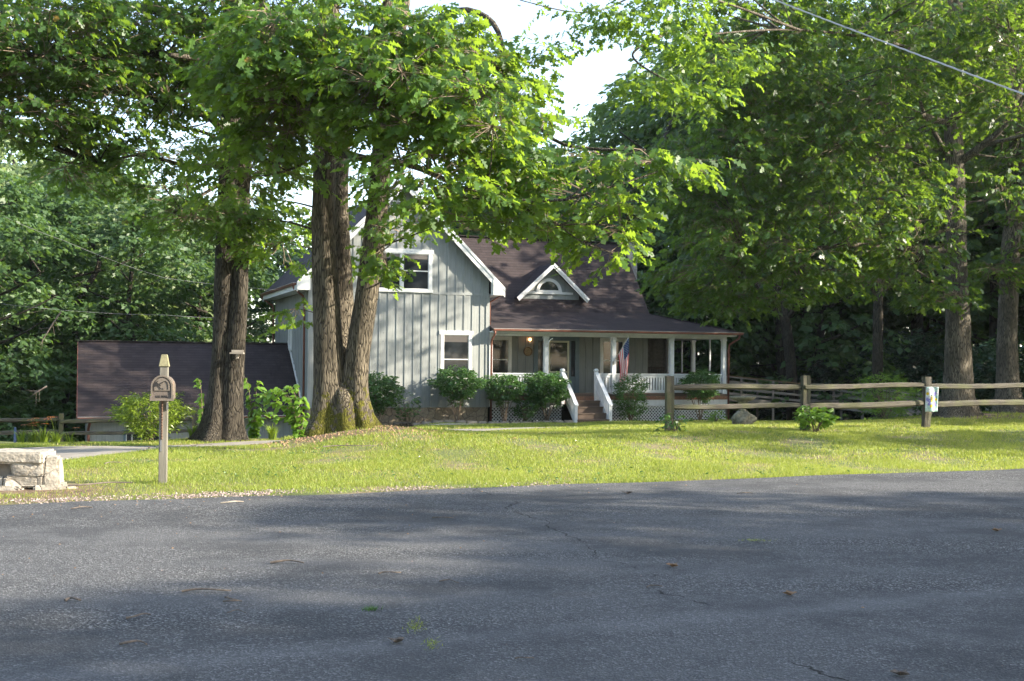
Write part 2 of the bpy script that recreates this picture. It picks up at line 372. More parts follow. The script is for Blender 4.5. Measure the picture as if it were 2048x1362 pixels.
class MB:
    def __init__(s): s.v = []; s.f = []; s.al = []
    def add(s, vs, fs, al=None):
        n = len(s.v); s.v += [tuple(p) for p in vs]; s.f += [tuple(i + n for i in f) for f in fs]
        s.al += al if al else [(p[0], p[1], p[2]) for p in vs]
        return s
    def box(s, a, b):
        x0, y0, z0 = a; x1, y1, z1 = b
        return s.add([(x0, y0, z0), (x1, y0, z0), (x1, y1, z0), (x0, y1, z0), (x0, y0, z1), (x1, y0, z1), (x1, y1, z1), (x0, y1, z1)],
                     [(0, 3, 2, 1), (4, 5, 6, 7), (0, 1, 5, 4), (1, 2, 6, 5), (2, 3, 7, 6), (3, 0, 4, 7)])
    def beam(s, p0, p1, w, h, up=(0, 0, 1)):
        """box from p0 to p1; w sideways, h along up"""
        p0 = Vector(p0); p1 = Vector(p1); d = (p1 - p0); L = d.length; d = d.normalized()
        side = d.cross(Vector(up)).normalized(); u = side.cross(d).normalized()
        vs = []; al = []
        for t, p in ((0, p0), (L, p1)):
            for a, b in ((-1, -1), (1, -1), (1, 1), (-1, 1)):
                vs.append(p + side * (a * w / 2) + u * (b * h / 2)); al.append((t + p0.x, a * w / 2 + p0.y, b * h / 2 + p0.z))
        return s.add(vs, [(0, 3, 2, 1), (4, 5, 6, 7), (0, 1, 5, 4), (1, 2, 6, 5), (2, 3, 7, 6), (3, 0, 4, 7)], al)
    def prism(s, poly, d):
        """planar polygon (3D points) extruded by vector d"""
        n = len(poly); d = Vector(d); a = [Vector(p) for p in poly]; b = [p + d for p in a]
        return s.add(a + b, [tuple(range(n))[::-1], tuple(range(n, 2 * n))] + [(i, (i + 1) % n, n + (i + 1) % n, n + i) for i in range(n)])
    def tube(s, pts, rad, k=8, cap=True):
        pts = [Vector(p) for p in pts]; n = len(pts); vs = []; al = []; acc = 0
        ref = Vector((1, 0, 0)) if abs((pts[-1] - pts[0]).normalized().x) < .8 else Vector((0, 1, 0))
        for i, p in enumerate(pts):
            t = (pts[min(i + 1, n - 1)] - pts[max(i - 1, 0)]).normalized()
            a = t.cross(ref).normalized(); b = t.cross(a); r = rad[i] if hasattr(rad, '__len__') else rad
            if i: acc += (p - pts[i - 1]).length
            for j in range(k):
                w = 2 * math.pi * j / k; q = p + a * (r * math.cos(w)) + b * (r * math.sin(w))
                vs.append(q); al.append((acc + pts[0].x, r * math.cos(w), r * math.sin(w)))
        fs = [(i * k + j, i * k + (j + 1) % k, (i + 1) * k + (j + 1) % k, (i + 1) * k + j) for i in range(n - 1) for j in range(k)]
        if cap: fs += [tuple(range(k))[::-1], tuple(range((n - 1) * k, n * k))]
        return s.add(vs, fs, al)
    def lathe(s, prof, c=(0, 0, 0), k=20, wob=None):
        vs = []
        for r, z in prof:
            for j in range(k):
                w = 2 * math.pi * j / k; rr = r * (wob(w, z) if wob else 1)
                vs.append((c[0] + rr * math.cos(w), c[1] + rr * math.sin(w), c[2] + z))
        n = len(prof)
        fs = [(i * k + j, i * k + (j + 1) % k, (i + 1) * k + (j + 1) % k, (i + 1) * k + j) for i in range(n - 1) for j in range(k)]
        fs += [tuple(range(k))[::-1], tuple(range((n - 1) * k, n * k))]
        return s.add(vs, fs)
    def build(s, name, m, parent=None, smooth=False, bevel=0):
        me = bpy.data.meshes.new(name); me.from_pydata(s.v, [], s.f); me.update()
        a = me.attributes.new('along', 'FLOAT_VECTOR', 'POINT')
        a.data.foreach_set('vector', np.array(s.al, dtype=np.float32).ravel())
        if smooth: me.polygons.foreach_set('use_smooth', [True] * len(me.polygons))
        ms = m if isinstance(m, (list, tuple)) else [m]
        for x in ms: me.materials.append(x)
        o = bpy.data.objects.new(name, me); C.objects.link(o); o.parent = parent
        if bevel:
            bv = o.modifiers.new('b', 'BEVEL'); bv.width = bevel; bv.segments = 1; bv.limit_method = 'ANGLE'
        return o

def np_obj(name, V, mat_, tint=None, parent=None):
    """V: (n, k, 3) array: n separate k-gons"""
    n, k, _ = V.shape
    me = bpy.data.meshes.new(name)
    me.vertices.add(n * k); me.vertices.foreach_set('co', V.astype(np.float32).ravel())
    me.loops.add(n * k); me.loops.foreach_set('vertex_index', np.arange(n * k, dtype=np.int32))
    me.polygons.add(n); me.polygons.foreach_set('loop_start', np.arange(0, n * k, k, dtype=np.int32))
    me.polygons.foreach_set('loop_total', np.full(n, k, dtype=np.int32))
    me.update(calc_edges=True)
    if tint is not None:
        a = me.attributes.new('tint', 'FLOAT', 'FACE'); a.data.foreach_set('value', tint.astype(np.float32))
    me.materials.append(mat_)
    o = bpy.data.objects.new(name, me); C.objects.link(o); o.parent = parent
    return o

# ------------------------------------------------------------------ terrain
def sst(x, a, b):
    t = np.clip((x - a) / (b - a), 0, 1); return t * t * (3 - 2 * t)
NX, NY = -.381, .9245                        # unit normal of the road edge
def road_s(x, y): return NX * x + NY * y - 14.24
TREE = (-3.15, 24.0)
def height(x, y):
    x = np.asarray(x, float); y = np.asarray(y, float)
    s = road_s(x, y)
    z = .19 * sst(s, .5, 7.0) * (1 - 1.0 * sst(-x, 2.2, 4.8) * sst(y, 15, 20)) - .92 * np.clip((s - 7.5) / 20.5, 0, 1)
    z = z + .35 * sst(x, 8, 18) * sst(s, 8, 18)
    z = z + .16 * np.exp(-((x - TREE[0]) ** 2 + (y - TREE[1]) ** 2) / 2.2) + .05 * np.exp(-((x + 7) ** 2 + (y - 27.4) ** 2) / 2)
    z = z - 2.3 * sst(-x, 4.5, 9.5) * sst(y, 29, 40)
    z = z - 3.2 * sst(y, 50, 68) - 1.5 * sst(-x, 10, 30) * sst(y, 33, 60) 
    z = z - 1.1 * sst(y, 38, 50) * sst(x, 8, 12)
    z = z + .05 * np.sin(x * .9 + 1) * np.sin(y * .7) * sst(s, 1, 3)
    return z
def hz(x, y): return float(height(x, y))

# ------------------------------------------------------------------ ground, road, drive, path
def lines(lo, hi, dense, outer):
    a = list(np.arange(lo, hi + 1e-6, dense)); st = dense; x = hi
    while x < outer: st *= 1.35; x += st; a.append(x)
    st = dense; x = lo; pre = []
    while x > -outer: st *= 1.35; x -= st; pre.append(x)
    return np.array(pre[::-1] + a)
gx = lines(-18, 22, .3, 600); gy = lines(-2, 52, .3, 700)
X, Y = np.meshgrid(gx, gy); Z = height(X, Y)
me = bpy.data.meshes.new('ground')
nx, ny = len(gx), len(gy)
vv = np.stack([X.ravel(), Y.ravel(), Z.ravel()], 1)
ii = np.arange((ny - 1) * (nx - 1)); r_, c_ = ii // (nx - 1), ii % (nx - 1)
q = np.stack([r_ * nx + c_, r_ * nx + c_ + 1, (r_ + 1) * nx + c_ + 1, (r_ + 1) * nx + c_], 1)
me.from_pydata(vv.tolist(), [], q.tolist()); me.update()
me.polygons.foreach_set('use_smooth', [True] * len(me.polygons)); me.materials.append(M['soil'])
ground = bpy.data.objects.new('ground', me); C.objects.link(ground); tag(ground, kind='structure')

def ribbon(name, A, B, m, lift=.012, step=.35, nb=14):
    """strip lying on the terrain between polylines A and B"""
    def res(P):
        P = np.array(P, float); L = np.r_[0, np.cumsum(np.hypot(*np.diff(P, axis=0).T))]
        return P, L
    PA, LA = res(A); PB, LB = res(B); n = int(max(LA[-1], LB[-1]) / step) + 2
    t = np.linspace(0, 1, n)
    a = np.stack([np.interp(t * LA[-1], LA, PA[:, i]) for i in (0, 1)], 1); b = np.stack([np.interp(t * LB[-1], LB, PB[:, i]) for i in (0, 1)], 1)
    mb = MB(); vs = []
    for i in range(n):
        for j in range(nb + 1):
            p = a[i] + (b[i] - a[i]) * j / nb; vs.append((p[0], p[1], hz(*p) + lift))
    fs = [(i * (nb + 1) + j, i * (nb + 1) + j + 1, (i + 1) * (nb + 1) + j + 1, (i + 1) * (nb + 1) + j) for i in range(n - 1) for j in range(nb)]
    mb.add(vs, fs); o = mb.build(name, m, None, True); tag(o, kind='structure'); return o
rng = np.random.default_rng(5)
tl = np.arange(-90, 90, .5)
edge = [(NY * t + NX * -1 * 0 - (-NX) * 0 + 14.24 * NX + NX * e, -NX * t + 14.24 * NY + NY * e) for t, e in
        zip(tl, .07 * np.sin(tl * 1.3) + .05 * np.sin(tl * 3.1) + rng.normal(0, .02, len(tl)) - .12 * np.exp(-((tl - 2) / 4) ** 2))]
back = [(x - NX * 18, y - NY * 18) for x, y in edge]
ribbon('road', edge, back, M['asphalt'], .014, .5, 6)
DN = [(-13, 13.2), (-8.2, 15.4), (-6.9, 17.6), (-6.5, 19.4), (-6.0, 21.2), (-5.4, 22.8), (-4.7, 24.4), (-3.2, 25.6), (0, 27.6), (3, 31)]
DF = [(-17.5, 16.2), (-12.5, 20.2), (-9.8, 22.6), (-8.6, 23.9), (-7.5, 25.2), (-6.4, 26.3), (-5.2, 27.6), (-3.6, 29.4), (-1, 31.5), (1.5, 34)]
ribbon('driveway', DN, DF, M['concrete'], .014, .35, 10)
HU = Vector((math.cos(R(20)), math.sin(R(20)))); HV = Vector((-math.sin(R(20)), math.cos(R(20)))); HO = Vector((-.89, 45.5))
def hw(u, v): p = HO + HU * u + HV * v; return (p.x, p.y)
ribbon('path', [hw(-6, -4.1), hw(-2, -4.0), hw(2.4, -3.4), hw(3.1, -2.2), hw(3.1, -1.6)], [hw(-6, -3.0), hw(-2, -2.9), hw(1.8, -2.5), hw(4.3, -2.2), hw(4.3, -1.6)], M['path'], .03, .3, 6)
ribbon('flower_bed', [hw(-6.8, -1.9), hw(2.95, -1.9)], [hw(-6.8, .0), hw(2.95, .0)], M['mulch'], .05, .3, 6)
ribbon('flower_bed', [hw(4.6, -1.2), hw(10.8, -1.0)], [hw(4.6, .05), hw(10.8, .05)], M['mulch'], .05, .3, 6)

# ------------------------------------------------------------------ the house (local axes: x along the front, y into the house)
H = empty('house', (HO.x, HO.y, 0), R(20), 'grey board and batten house with brown shingle roof, gabled wing and white railed front porch', 'house')
GF, SP = M['siding'], .326
def battens(mb, u0, u1, z0, z1, yf, top=None, gaps=(), w=.05, d=.028):
    n0 = math.ceil(u0 / SP); u = n0 * SP
    while u < u1:
        t = min(z1, top(u)) if top else z1
        segs = [(z0, t)]
        for (a, b, c, e) in gaps:
            if a - .02 < u < b + .02:
                segs = [s_ for (p, q_) in segs for s_ in ((p, min(q_, c)), (max(p, e), q_)) if s_[1] - s_[0] > .03]
        for p, q_ in segs: mb.box((u - w / 2, yf - d, p), (u + w / 2, yf + .02, q_))
        u += SP
# wing walls
rl = lambda u: 8.15 - abs(u + 3.42)
mb = MB(); mb.prism([(-6.84, 0, -.1), (0, 0, -.1), (0, 0, 4.70), (-3.42, 0, 8.14), (-6.84, 0, 4.70)], (0, 7.5, 0))
win = [(-1.90, -.68, .95, 2.74), (-6.16, -4.94, .95, 2.74), (-4.59, -2.25, 4.2, 5.74)]
battens(mb, -6.75, -.05, -.1, 4.12, 0, None, win); battens(mb, -6.75, -.05, 4.22, 9, 0, lambda u: rl(u) - .1, win)
mb.box((-6.84, -.024, 4.12), (0, .02, 4.22))
mb.box((-6.87, -.034, -.1), (-6.72, .03, 4.12)); mb.box((-.12, -.034, -.1), (.03, .03, 4.12))
mb.build('wall', GF, H)
mb = MB(); y = .35
while y < 7.4:
    mb.box((-6.868, y - .025, -.1), (-6.82, y + .025, 4.55)); y += SP
mb.box((-6.872, .02, 4.2), (-6.82, 7.5, 4.32)); mb.box((-6.875, 7.38, -.1), (-6.82, 7.51, 4.3))
y = .3
while y < 2.2: mb.box((-.02, y - .025, 3.0), (.028, y + .025, 4.6)); y += SP
while y < 7: mb.box((-.02, y - .025, 3.0), (.028, y + .025, 4.6)); y += SP
mb.build('side_battens', M['siding_side'], H)
mb = MB(); mb.box((-6.80, .03, -3.4), (-.02, 7.4, -.101)); mb.box((-6.83, .02, -3.4), (0, .2, -.10)); mb.build('foundation', M['foundation'], H)
# wing roof
def slab(poly_top, t): return [tuple(p) for p in poly_top], t
mb = MB()
for sgn in (1, -1):
    e = -3.42 + sgn * 3.92
    mb.prism([(-3.42, -.36, 8.33), (e, -.36, 4.41), (e, -.36, 4.27), (-3.42, -.36, 8.17)], (0, 8.2, 0))
mb.build('wing_roof', M['roof_wing'], H)
mb = MB()
for sgn in (1, -1):
    e = -3.42 + sgn * 3.93
    for (y0, dy, t0, t1) in ((-.40, .038, .02, .34), (-.43, .03, -.015, .11)):
        mb.prism([(-3.42, y0, 8.33 - t0), (e, y0, 4.40 - t0), (e, y0, 4.40 - t1), (-3.42, y0, 8.33 - t1)], (0, dy, 0))
    for t0 in (.125,): mb.prism([(-3.42, 7.845, 8.33 - t0), (e, 7.845, 4.40 - t0), (e, 7.845, 4.40 - .34), (-3.42, 7.845, 8.33 - .34)], (0, .03, 0))
    a, b = (0.035, .5) if sgn > 0 else (-7.34, -6.875)
    zt = (4.83, 4.36) if sgn > 0 else (4.36, 4.83)
    mb.prism([(a, -.435, 4.13), (b, -.435, 4.13), (b, -.435, zt[1] - .1), (a, -.435, zt[0] - .1)], (0, .30, 0))
    mb.box((min(a, b), -.13, 4.13), (max(a, b), 7.8, 4.16)); mb.box((e - sgn * .0 - .02, -.3, 4.13), (e + .015, 7.8, 4.30))
mb.build('rake_board', M['white'], H)
mb = MB(); mb.box((-3.80, -.03, 7.05), (-3.04, .02, 7.55)); mb.build('attic_vent_frame', M['white'], H)
mb = MB()
for k in range(9): mb.prism([(-3.74, -.055, 7.10 + k * .048), (-3.74, -.032, 7.125 + k * .048), (-3.74, -.032, 7.095 + k * .048)], (.64, 0, 0))
mb.build('attic_vent_louvres', M['screen'], H)

def window(u0, u1, z0, z1, yf, parent=H, cols=1, trim=.11, m='white', blind=None, head=.05, rail=None, gl='glass'):
    """window facing -y: trim frame > pane, sash bars; outer trim size given"""
    t = trim; mb = MB()
    mb.box((u0, yf - .05, z0), (u0 + t, yf + .01, z1)); mb.box((u1 - t, yf - .05, z0), (u1, yf + .01, z1))
    mb.box((u0 - head, yf - .06, z1 - t), (u1 + head, yf + .01, z1 + .03)) if head else mb.box((u0 + t, yf - .05, z1 - t), (u1 - t, yf + .01, z1))
    mb.box((u0 - head * .6, yf - .075, z0 - .03), (u1 + head * .6, yf + .01, z0 + t * .6))
    cw = (u1 - u0 - 2 * t) / cols
    for c in range(1, cols): mb.box((u0 + t + c * cw - .05, yf - .048, z0 + t * .6), (u0 + t + c * cw + .05, yf + .01, z1 - t))
    f = mb.build('window', M[m], parent)
    mid = z0 + (z1 - z0) * (rail or .5)
    mb = MB(); sb = MB(); bl = MB()
    for c in range(cols):
        a = u0 + t + c * cw + (.05 if c else 0); b = u0 + t + (c + 1) * cw - (.05 if c < cols - 1 else 0)
        mb.box((a, yf - .014, z0 + t * .6), (b, yf + .005, z1 - t))
        for (p, q_) in (((a, mid - .018), (b, mid + .018)), ((a, z0 + t * .6), (b, z0 + t * .6 + .035)), ((a, z1 - t - .03), (b, z1 - t))):
            sb.box((p[0], yf - .032, p[1]), (q_[0], yf - .012, q_[1]))
        for xx in (a, b - .03): sb.box((xx, yf - .030, z0 + t * .6 + .035), (xx + .03, yf - .012, z1 - t - .03))
        if blind: bl.box((a + .03, yf - .019, z1 - t - blind), (b - .03, yf - .0145, z1 - t - .03))
    mb.build('pane', M[gl], f); sb.build('sash', M['metal' if m == 'dark' else 'white'], f)
    if blind: bl.build('blind', M['blind'], f)
    return f
window(-1.90, -.68, .95, 2.74, 0, blind=.28, rail=.42)
window(-6.16, -4.94, .95, 2.74, 0, blind=.9, rail=.42)
window(-4.59, -2.25, 4.2, 5.74, 0, cols=2, blind=.20, trim=.13)
# narrow window in the shaded left wall
mb = MB(); mb.box((-6.90, 3.4, 2.1), (-6.83, 3.5, 3.0)); mb.box((-6.90, 3.98, 2.1), (-6.83, 4.08, 3.0)); mb.box((-6.91, 3.36, 2.9), (-6.83, 4.12, 3.04)); mb.box((-6.91, 3.36, 2.0), (-6.83, 4.12, 2.12)); mb.box((-6.89, 3.70, 2.12), (-6.83, 3.77, 2.9))
w2 = mb.build('window', M['white'], H); mb = MB(); mb.box((-6.86, 3.5, 2.12), (-6.82, 3.98, 2.9)); mb.build('pane', M['glass'], w2)

# main body
mb = MB(); mb.prism([(0.02, 2, -1.4), (0.02, 8, -2.8), (0.02, 8, 3.35), (0.02, 5, 6.72), (0.02, 2, 3.3)], (7.68, 0, 0))
battens(mb, .1, 7.68, .38, 2.70, 2, None, [(.77, 1.65, 1.0, 2.62), (2.6, 4.58, .3, 2.62), (5.54, 6.66, .95, 2.62)])
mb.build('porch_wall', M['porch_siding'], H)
mb = MB(); B3 = 2.3; e0 = -.42
# lower porch roof: front plane with hip corner
mb.add([(0.03, e0, 2.88), (10.65, e0, 2.88), (7.93, B3, 3.67), (0.03, B3, 3.67), (0.03, e0, 2.80), (10.65, e0, 2.80), (7.93, B3, 3.57), (0.03, B3, 3.57)],
       [(0, 1, 2, 3), (7, 6, 5, 4), (0, 4, 5, 1), (3, 2, 6, 7), (0, 3, 7, 4)])
mb.build('porch_roof', M['roof_low'], H)
mb = MB(); mb.add([(10.65, e0, 2.88), (10.65, 8.2, 2.88), (7.93, 8.2, 3.67), (7.93, B3, 3.67), (10.65, e0, 2.80), (10.65, 8.2, 2.80), (7.93, 8.2, 3.57), (7.93, B3, 3.57)],
       [(0, 1, 2, 3), (7, 6, 5, 4), (0, 4, 5, 1), (1, 5, 6, 2)]); mb.build('porch_roof', M['roof_low_side'], H)
mb = MB(); mb.beam((7.93, B3, 3.69), (10.66, e0 - .01, 2.895), .16, .03); mb.build('hip_cap', M['roof_low'], H)
mb = MB()
mb.add([(-2.3, B3, 3.67), (7.93, B3, 3.67), (7.93, 5, 6.88), (-2.3, 5, 6.88), (-2.3, B3 + .1, 3.57), (7.93, B3 + .1, 3.57), (7.93, 5, 6.76), (-2.3, 5, 6.76)],
       [(0, 1, 2, 3), (7, 6, 5, 4), (1, 5, 6, 2), (0, 4, 5, 1)])
mb.add([(-2.3, 5, 6.88), (7.93, 5, 6.88), (7.93, 8.3, 3.3), (-2.3, 8.3, 3.3), (-2.3, 5, 6.76), (7.93, 5, 6.76), (7.93, 8.3, 3.2), (-2.3, 8.3, 3.2)],
       [(0, 1, 2, 3), (7, 6, 5, 4), (1, 5, 6, 2), (2, 6, 7, 3)])
mb.build('main_roof', M['roof_steep'], H)
mb = MB(); mb.beam((-2, 4.99, 6.91), (7.95, 4.99, 6.91), .22, .03); mb.build('ridge_cap', M['roof_steep'], H)
mb = MB(); mb.prism([(7.935, B3 + .1, 3.58), (7.935, 5, 6.77), (7.935, 8.3, 3.2), (7.935, 8.3, 3.0), (7.935, 5, 6.57), (7.935, B3 + .1, 3.42)], (.03, 0, 0)); mb.build('rake_board', M['white'], H)
mb = MB(); mb.box((8.0, 4.7, -2.5), (8.5, 5.5, 7.20)); mb.box((7.96, 4.66, 7.201), (8.54, 5.54, 7.28)); mb.build('chimney', M['chimney'], H)

# dormer
DC = 3.6
mb = MB()
for sg in (1, -1): mb.prism([(DC, 2.4, 5.67), (DC + sg * 1.57, 2.4, 4.24), (DC + sg * 1.57, 2.4, 4.16), (DC, 2.4, 5.57)], (0, 1.8, 0))
D = mb.build('dormer', M['roof_wing'], H)
mb = MB()
for sg in (1, -1):
    mb.prism([(DC, 2.36, 5.66), (DC + sg * 1.58, 2.36, 4.22), (DC + sg * 1.49, 2.36, 4.09), (DC, 2.36, 5.48)], (0, .038, 0))
    mb.prism([(DC, 2.33, 5.69), (DC + sg * 1.60, 2.33, 4.235), (DC + sg * 1.54, 2.33, 4.155), (DC, 2.33, 5.585)], (0, .03, 0))
mb.box((DC - 1.05, 2.70, 4.42), (DC + 1.0, 2.80, 4.51)); mb.build('dormer_trim', M['white'], D)
mb = MB(); mb.prism([(DC - 1.3, 2.76, 4.2), (DC + 1.3, 2.76, 4.2), (DC + 1.3, 2.76, 4.42), (DC, 2.76, 5.56), (DC - 1.3, 2.76, 4.42)], (0, .6, 0)); mb.build('dormer_wall', GF, D)
n = 18; cx, cz = DC - .06, 4.512; ring = MB()
for i in range(n):
    a0, a1 = math.pi * i / n, math.pi * (i + 1) / n
    P = lambda r, a: (cx + r * math.cos(a), 2.70, cz + r * math.sin(a))
    ring.prism([P(.43, a0), P(.56, a0), P(.56, a1), P(.43, a1)], (0, .06, 0))
ring.box((cx - .56, 2.695, cz - .005), (cx + .56, 2.755, cz + .07)); ring.build('arched_window_frame', M['white'], D)
mb = MB(); mb.prism([(cx +   .44 * math.cos(math.pi * i / n), 2.73, cz + .44 * math.sin(math.pi * i / n)) for i in range(n + 1)], (0, .03, 0)); mb.build('arched_pane', M['glass'], D)

# porch: ceiling, beam, gutters
mb = MB(); mb.box((0.03, -.30, 2.74), (10.5, 1.99, 2.78)); mb.box((7.72, 1.995, 2.74), (10.5, 8.1, 2.78)); mb.build('porch_ceiling', M['offwhite'], H)
mb = MB(); mb.box((0.03, .02, 2.62), (10.30, .18, 2.739)); mb.box((10.12, .181, 2.62), (10.30, 5.2, 2.739)); mb.box((0.03, -.36, 2.72), (10.55, -.301, 2.80)); mb.box((10.501, -.30, 2.72), (10.56, 8.1, 2.80)); mb.build('porch_beam', M['offwhite'], H)
def gutter(pts, m=M['copper'], w=.11, h=.085, parent=H, name='gutter'):
    mb = MB(); mb.beam(pts[0], pts[1], w, h); g = mb.build(name, m, parent, bevel=.02)
    lip = MB(); up = Vector((0, 0, h / 2 + .007)); lip.beam(Vector(pts[0]) + up, Vector(pts[1]) + up, w + .02, .014); lip.build('gutter_lip', M['gutter_lip'], g); return g
gutter([(0.03, -.47, 2.825), (10.78, -.47, 2.825)]); gutter([(10.71, -.41, 2.825), (10.71, 8.1, 2.825)])
gutter([(-7.41, -.28, 4.34), (-7.41, 7.85, 4.34)])
def spout(pts, r=.042, m=M['copper'], parent=H):
    mb = MB(); mb.tube(pts, r, 8); mb.build('downspout', m, parent, True)
spout([(.10, -.47, 2.79), (.10, -.46, 2.68), (.09, -.12, 2.45), (.09, -.08, 2.3), (.09, -.08, -.75)])
spout([(10.62, -.45, 2.79), (10.60, -.44, 2.66), (10.38, -.06, 2.40), (10.36, -.02, 2.2), (10.36, -.02, -.8)])
spout([(-7.4, .05, 4.30), (-7.38, .06, 4.2), (-6.98, .38, 3.95), (-6.93, .40, 3.7), (-6.93, .40, -.6)])
spout([(-7.4, 7.7, 4.30), (-7.38, 7.7, 4.2), (-6.98, 7.56, 3.9), (-6.94, 7.56, 3.7), (-6.94, 7.56, -1.5)])
spout([(.45, -.2, 4.25), (.40, -.15, 4.12), (.09, .09, 3.9), (.08, .1, 3.7), (.08, .1, 3.02)], .03)

# floor, band, lattice
mb = MB(); mb.box((0.03, 0, .30), (10.32, 1.995, .38)); mb.box((7.72, 1.996, .30), (10.32, 5.1, .38)); mb.build('porch_floor', M['tread'], H)
mb = MB()
for a, b in ((0.03, 3.06), (4.40, 10.33)): mb.box((a, -.03, .16), (b, .08, .299))
mb.box((10.25, .081, .16), (10.335, 5.1, .299)); mb.box((3.061, -.02, .02), (4.399, .08, .299)); mb.build('brick_band', M['brick'], H)
mb = MB()
for a, b in ((0.03, 3.06), (4.40, 10.33)): mb.box((a, -.015, -.08), (b, .07, .159))
mb.box((10.26, .071, -.08), (10.325, 5.1, .159)); mb.build('skirt_board', M['offwhite'], H)
mb = MB(); mb.box((.05, .8, -1.5), (10.1, .9, .29)); mb.build('crawlspace_shade_sheet', M['mulch'], H)  # added dark sheet standing in for the shade behind the lattice
def lattice(u0, u1, z0, z1, y):
    mb = MB(); s = .135
    k = u0 - (z1 - z0)
    while k < u1:
        for sg in (1, -1):
            a, b = (k, z0), (k + (z1 - z0), z1)
            # clip to u range
            if a[0] < u0: a = (u0, z0 + (u0 - k))
            if b[0] > u1: b = (u1, z0 + (u1 - k))
            if b[1] - a[1] > .03:
                if sg < 0: a2, b2 = (a[0], z0 + z1 - a[1]), (b[0], z0 + z1 - b[1])
                else: a2, b2 = a, b
                yy = y + (.0 if sg > 0 else .009)
                mb.beam((a2[0], yy, a2[1]), (b2[0], yy, b2[1]), .008, .036, (0, 0, 1))
        k += s
    mb.box((u0, y - .012, z1 - .03), (u1, y - .005, z1)); return mb.build('lattice', M['offwhite'], H)
lattice(.15, 3.02, -.92, -.081, .04); lattice(4.45, 10.26, -.95, -.081, .04)

# posts and railings
def post(u, v, w=.17, z0=.381, z1=2.619, m='offwhite'):
    mb = MB(); mb.box((u - w / 2, v - w / 2, z0), (u + w / 2, v + w / 2, z1))
    if w > .1:
        mb.box((u - w / 2 - .02, v - w / 2 - .02, z0 + .001), (u + w / 2 + .02, v + w / 2 + .02, z0 + .12)); mb.box((u - w / 2 - .02, v - w / 2 - .02, z1 - .08), (u + w / 2 + .02, v + w / 2 + .02, z1 - .002))
    return mb.build('porch_post', M[m], H, bevel=.006)
for u in (2.38, 5.25, 7.81, 10.20): post(u, .10)
post(.12, .12, .14)
for v, w in ((1.25, .06), (2.7, .15), (3.7, .06), (5.0, .15)): post(10.21, v, w, m='offwhite')
def railing(u0, u1):
    mb = MB(); mb.box((u0, .03, 1.15), (u1, .17, 1.20)); mb.box((u0, .06, 1.04), (u1, .135, 1.149)); mb.box((u0, .06, .43), (u1, .135, .54))
    L = u1 - u0; n = max(2, round(L / .125)); s = L / n
    for i in range(n): mb.box((u0 + (i + .5) * s - .040, .078, .541), (u0 + (i + .5) * s + .040, .118, 1.039))
    mb.build('railing', M['offwhite'], H)
for a, b in ((.20, 2.28), (2.48, 3.0), (4.49, 5.15), (5.35, 7.71), (7.91, 10.10)): railing(a, b)
mb = MB(); mb.box((10.14, .19, 1.16), (10.28, 4.9, 1.22)); mb.box((10.17, .19, .48), (10.25, 4.9, .56)); v = .3
while v < 4.85: mb.box((10.18, v, .561), (10.22, v + .08, 1.159)); v += .135
mb.build('side_railing', M['tread'], H)
# screened bay behind the porch swing
mb = MB(); mb.box((7.72, 5.02, .381), (10.12, 5.05, 2.73)); mb.build('porch_screen', M['screen'], H)
mb = MB()
for u in (7.78, 8.9, 10.05): mb.box((u - .03, 4.96, .381), (u + .03, 5.015, 2.73))
mb.box((7.72, 4.97, 1.2), (10.1, 5.014, 1.25)); mb.build('screen_frame', M['screen'], H)

# stairs
ST = empty('stairs', (0, 0, 0)); ST.parent = H
g0 = -.76; nr = 5; rise = (.38 - g0) / nr; run = .29
for k in range(nr):
    zt = g0 + rise * (k + 1); v0 = -run * (nr - 1 - k) - .02 if k < nr - 1 else 0
    if k < nr - 1:
        mb = MB(); mb.box((3.07, v0 - run + .02, zt - .045), (4.39, v0 + .03, zt)); mb.box((3.08, v0 - run + .05, zt - rise - .02), (4.38, v0 - run + .07, zt - .0455))
        mb.build('step', M['tread'], ST)
vb, vt = -1.36, -.06; zb, zt_ = .06, 1.34
for u in (3.02, 4.44):
    mb = MB(); w = .13
    mb.box((u - w / 2, vb - w / 2, g0 - .12), (u + w / 2, vb + w / 2, zb)); mb.build('newel_post', M['offwhite'], ST, bevel=.008)
    mb = MB(); mb.box((u - w / 2, vt - w / 2, .0), (u + w / 2, vt + w / 2, 1.28)); mb.lathe([(.09, 1.28), (.11, 1.30), (.085, 1.36), (.05, 1.385)], (u, vt, 0), 12); mb.build('newel_post', M['offwhite'], ST, bevel=.008)
    mb = MB()
    sl = (1.18 - .02) / (vt - vb)
    top = lambda v: .045 + sl * (v - vb)
    a, b = vb - .10, vt - .066
    mb.prism([(u - .08, a, top(a) + .03), (u - .08, b, top(b) + .03), (u - .08, b, top(b) + .08), (u - .08, a, top(a) + .08)], (.16, 0, 0))
    a2, b2 = vb + .066, vt - .066
    mb.prism([(u - .03, a2, top(a2) - .10), (u - .03, b2, top(b2) - .10), (u - .03, b2, top(b2) + .029), (u - .03, a2, top(a2) + .029)], (.06, 0, 0))
    mb.prism([(u - .03, a2, top(a2) - .78), (u - .03, b2, top(b2) - .78), (u - .03, b2, top(b2) - .55), (u - .03, a2, top(a2) - .55)], (.06, 0, 0))
    n = 9
    for i in range(n):
        v = a2 + (b2 - a2) * (i + .5) / n
        mb.prism([(u - .02, v - .045, top(v - .045) - .551), (u - .02, v + .045, top(v + .045) - .551), (u - .02, v + .045, top(v + .045) - .099), (u - .02, v - .045, top(v - .045) - .099)], (.04, 0, 0))
    mb.build('stair_railing', M['offwhite'], ST)

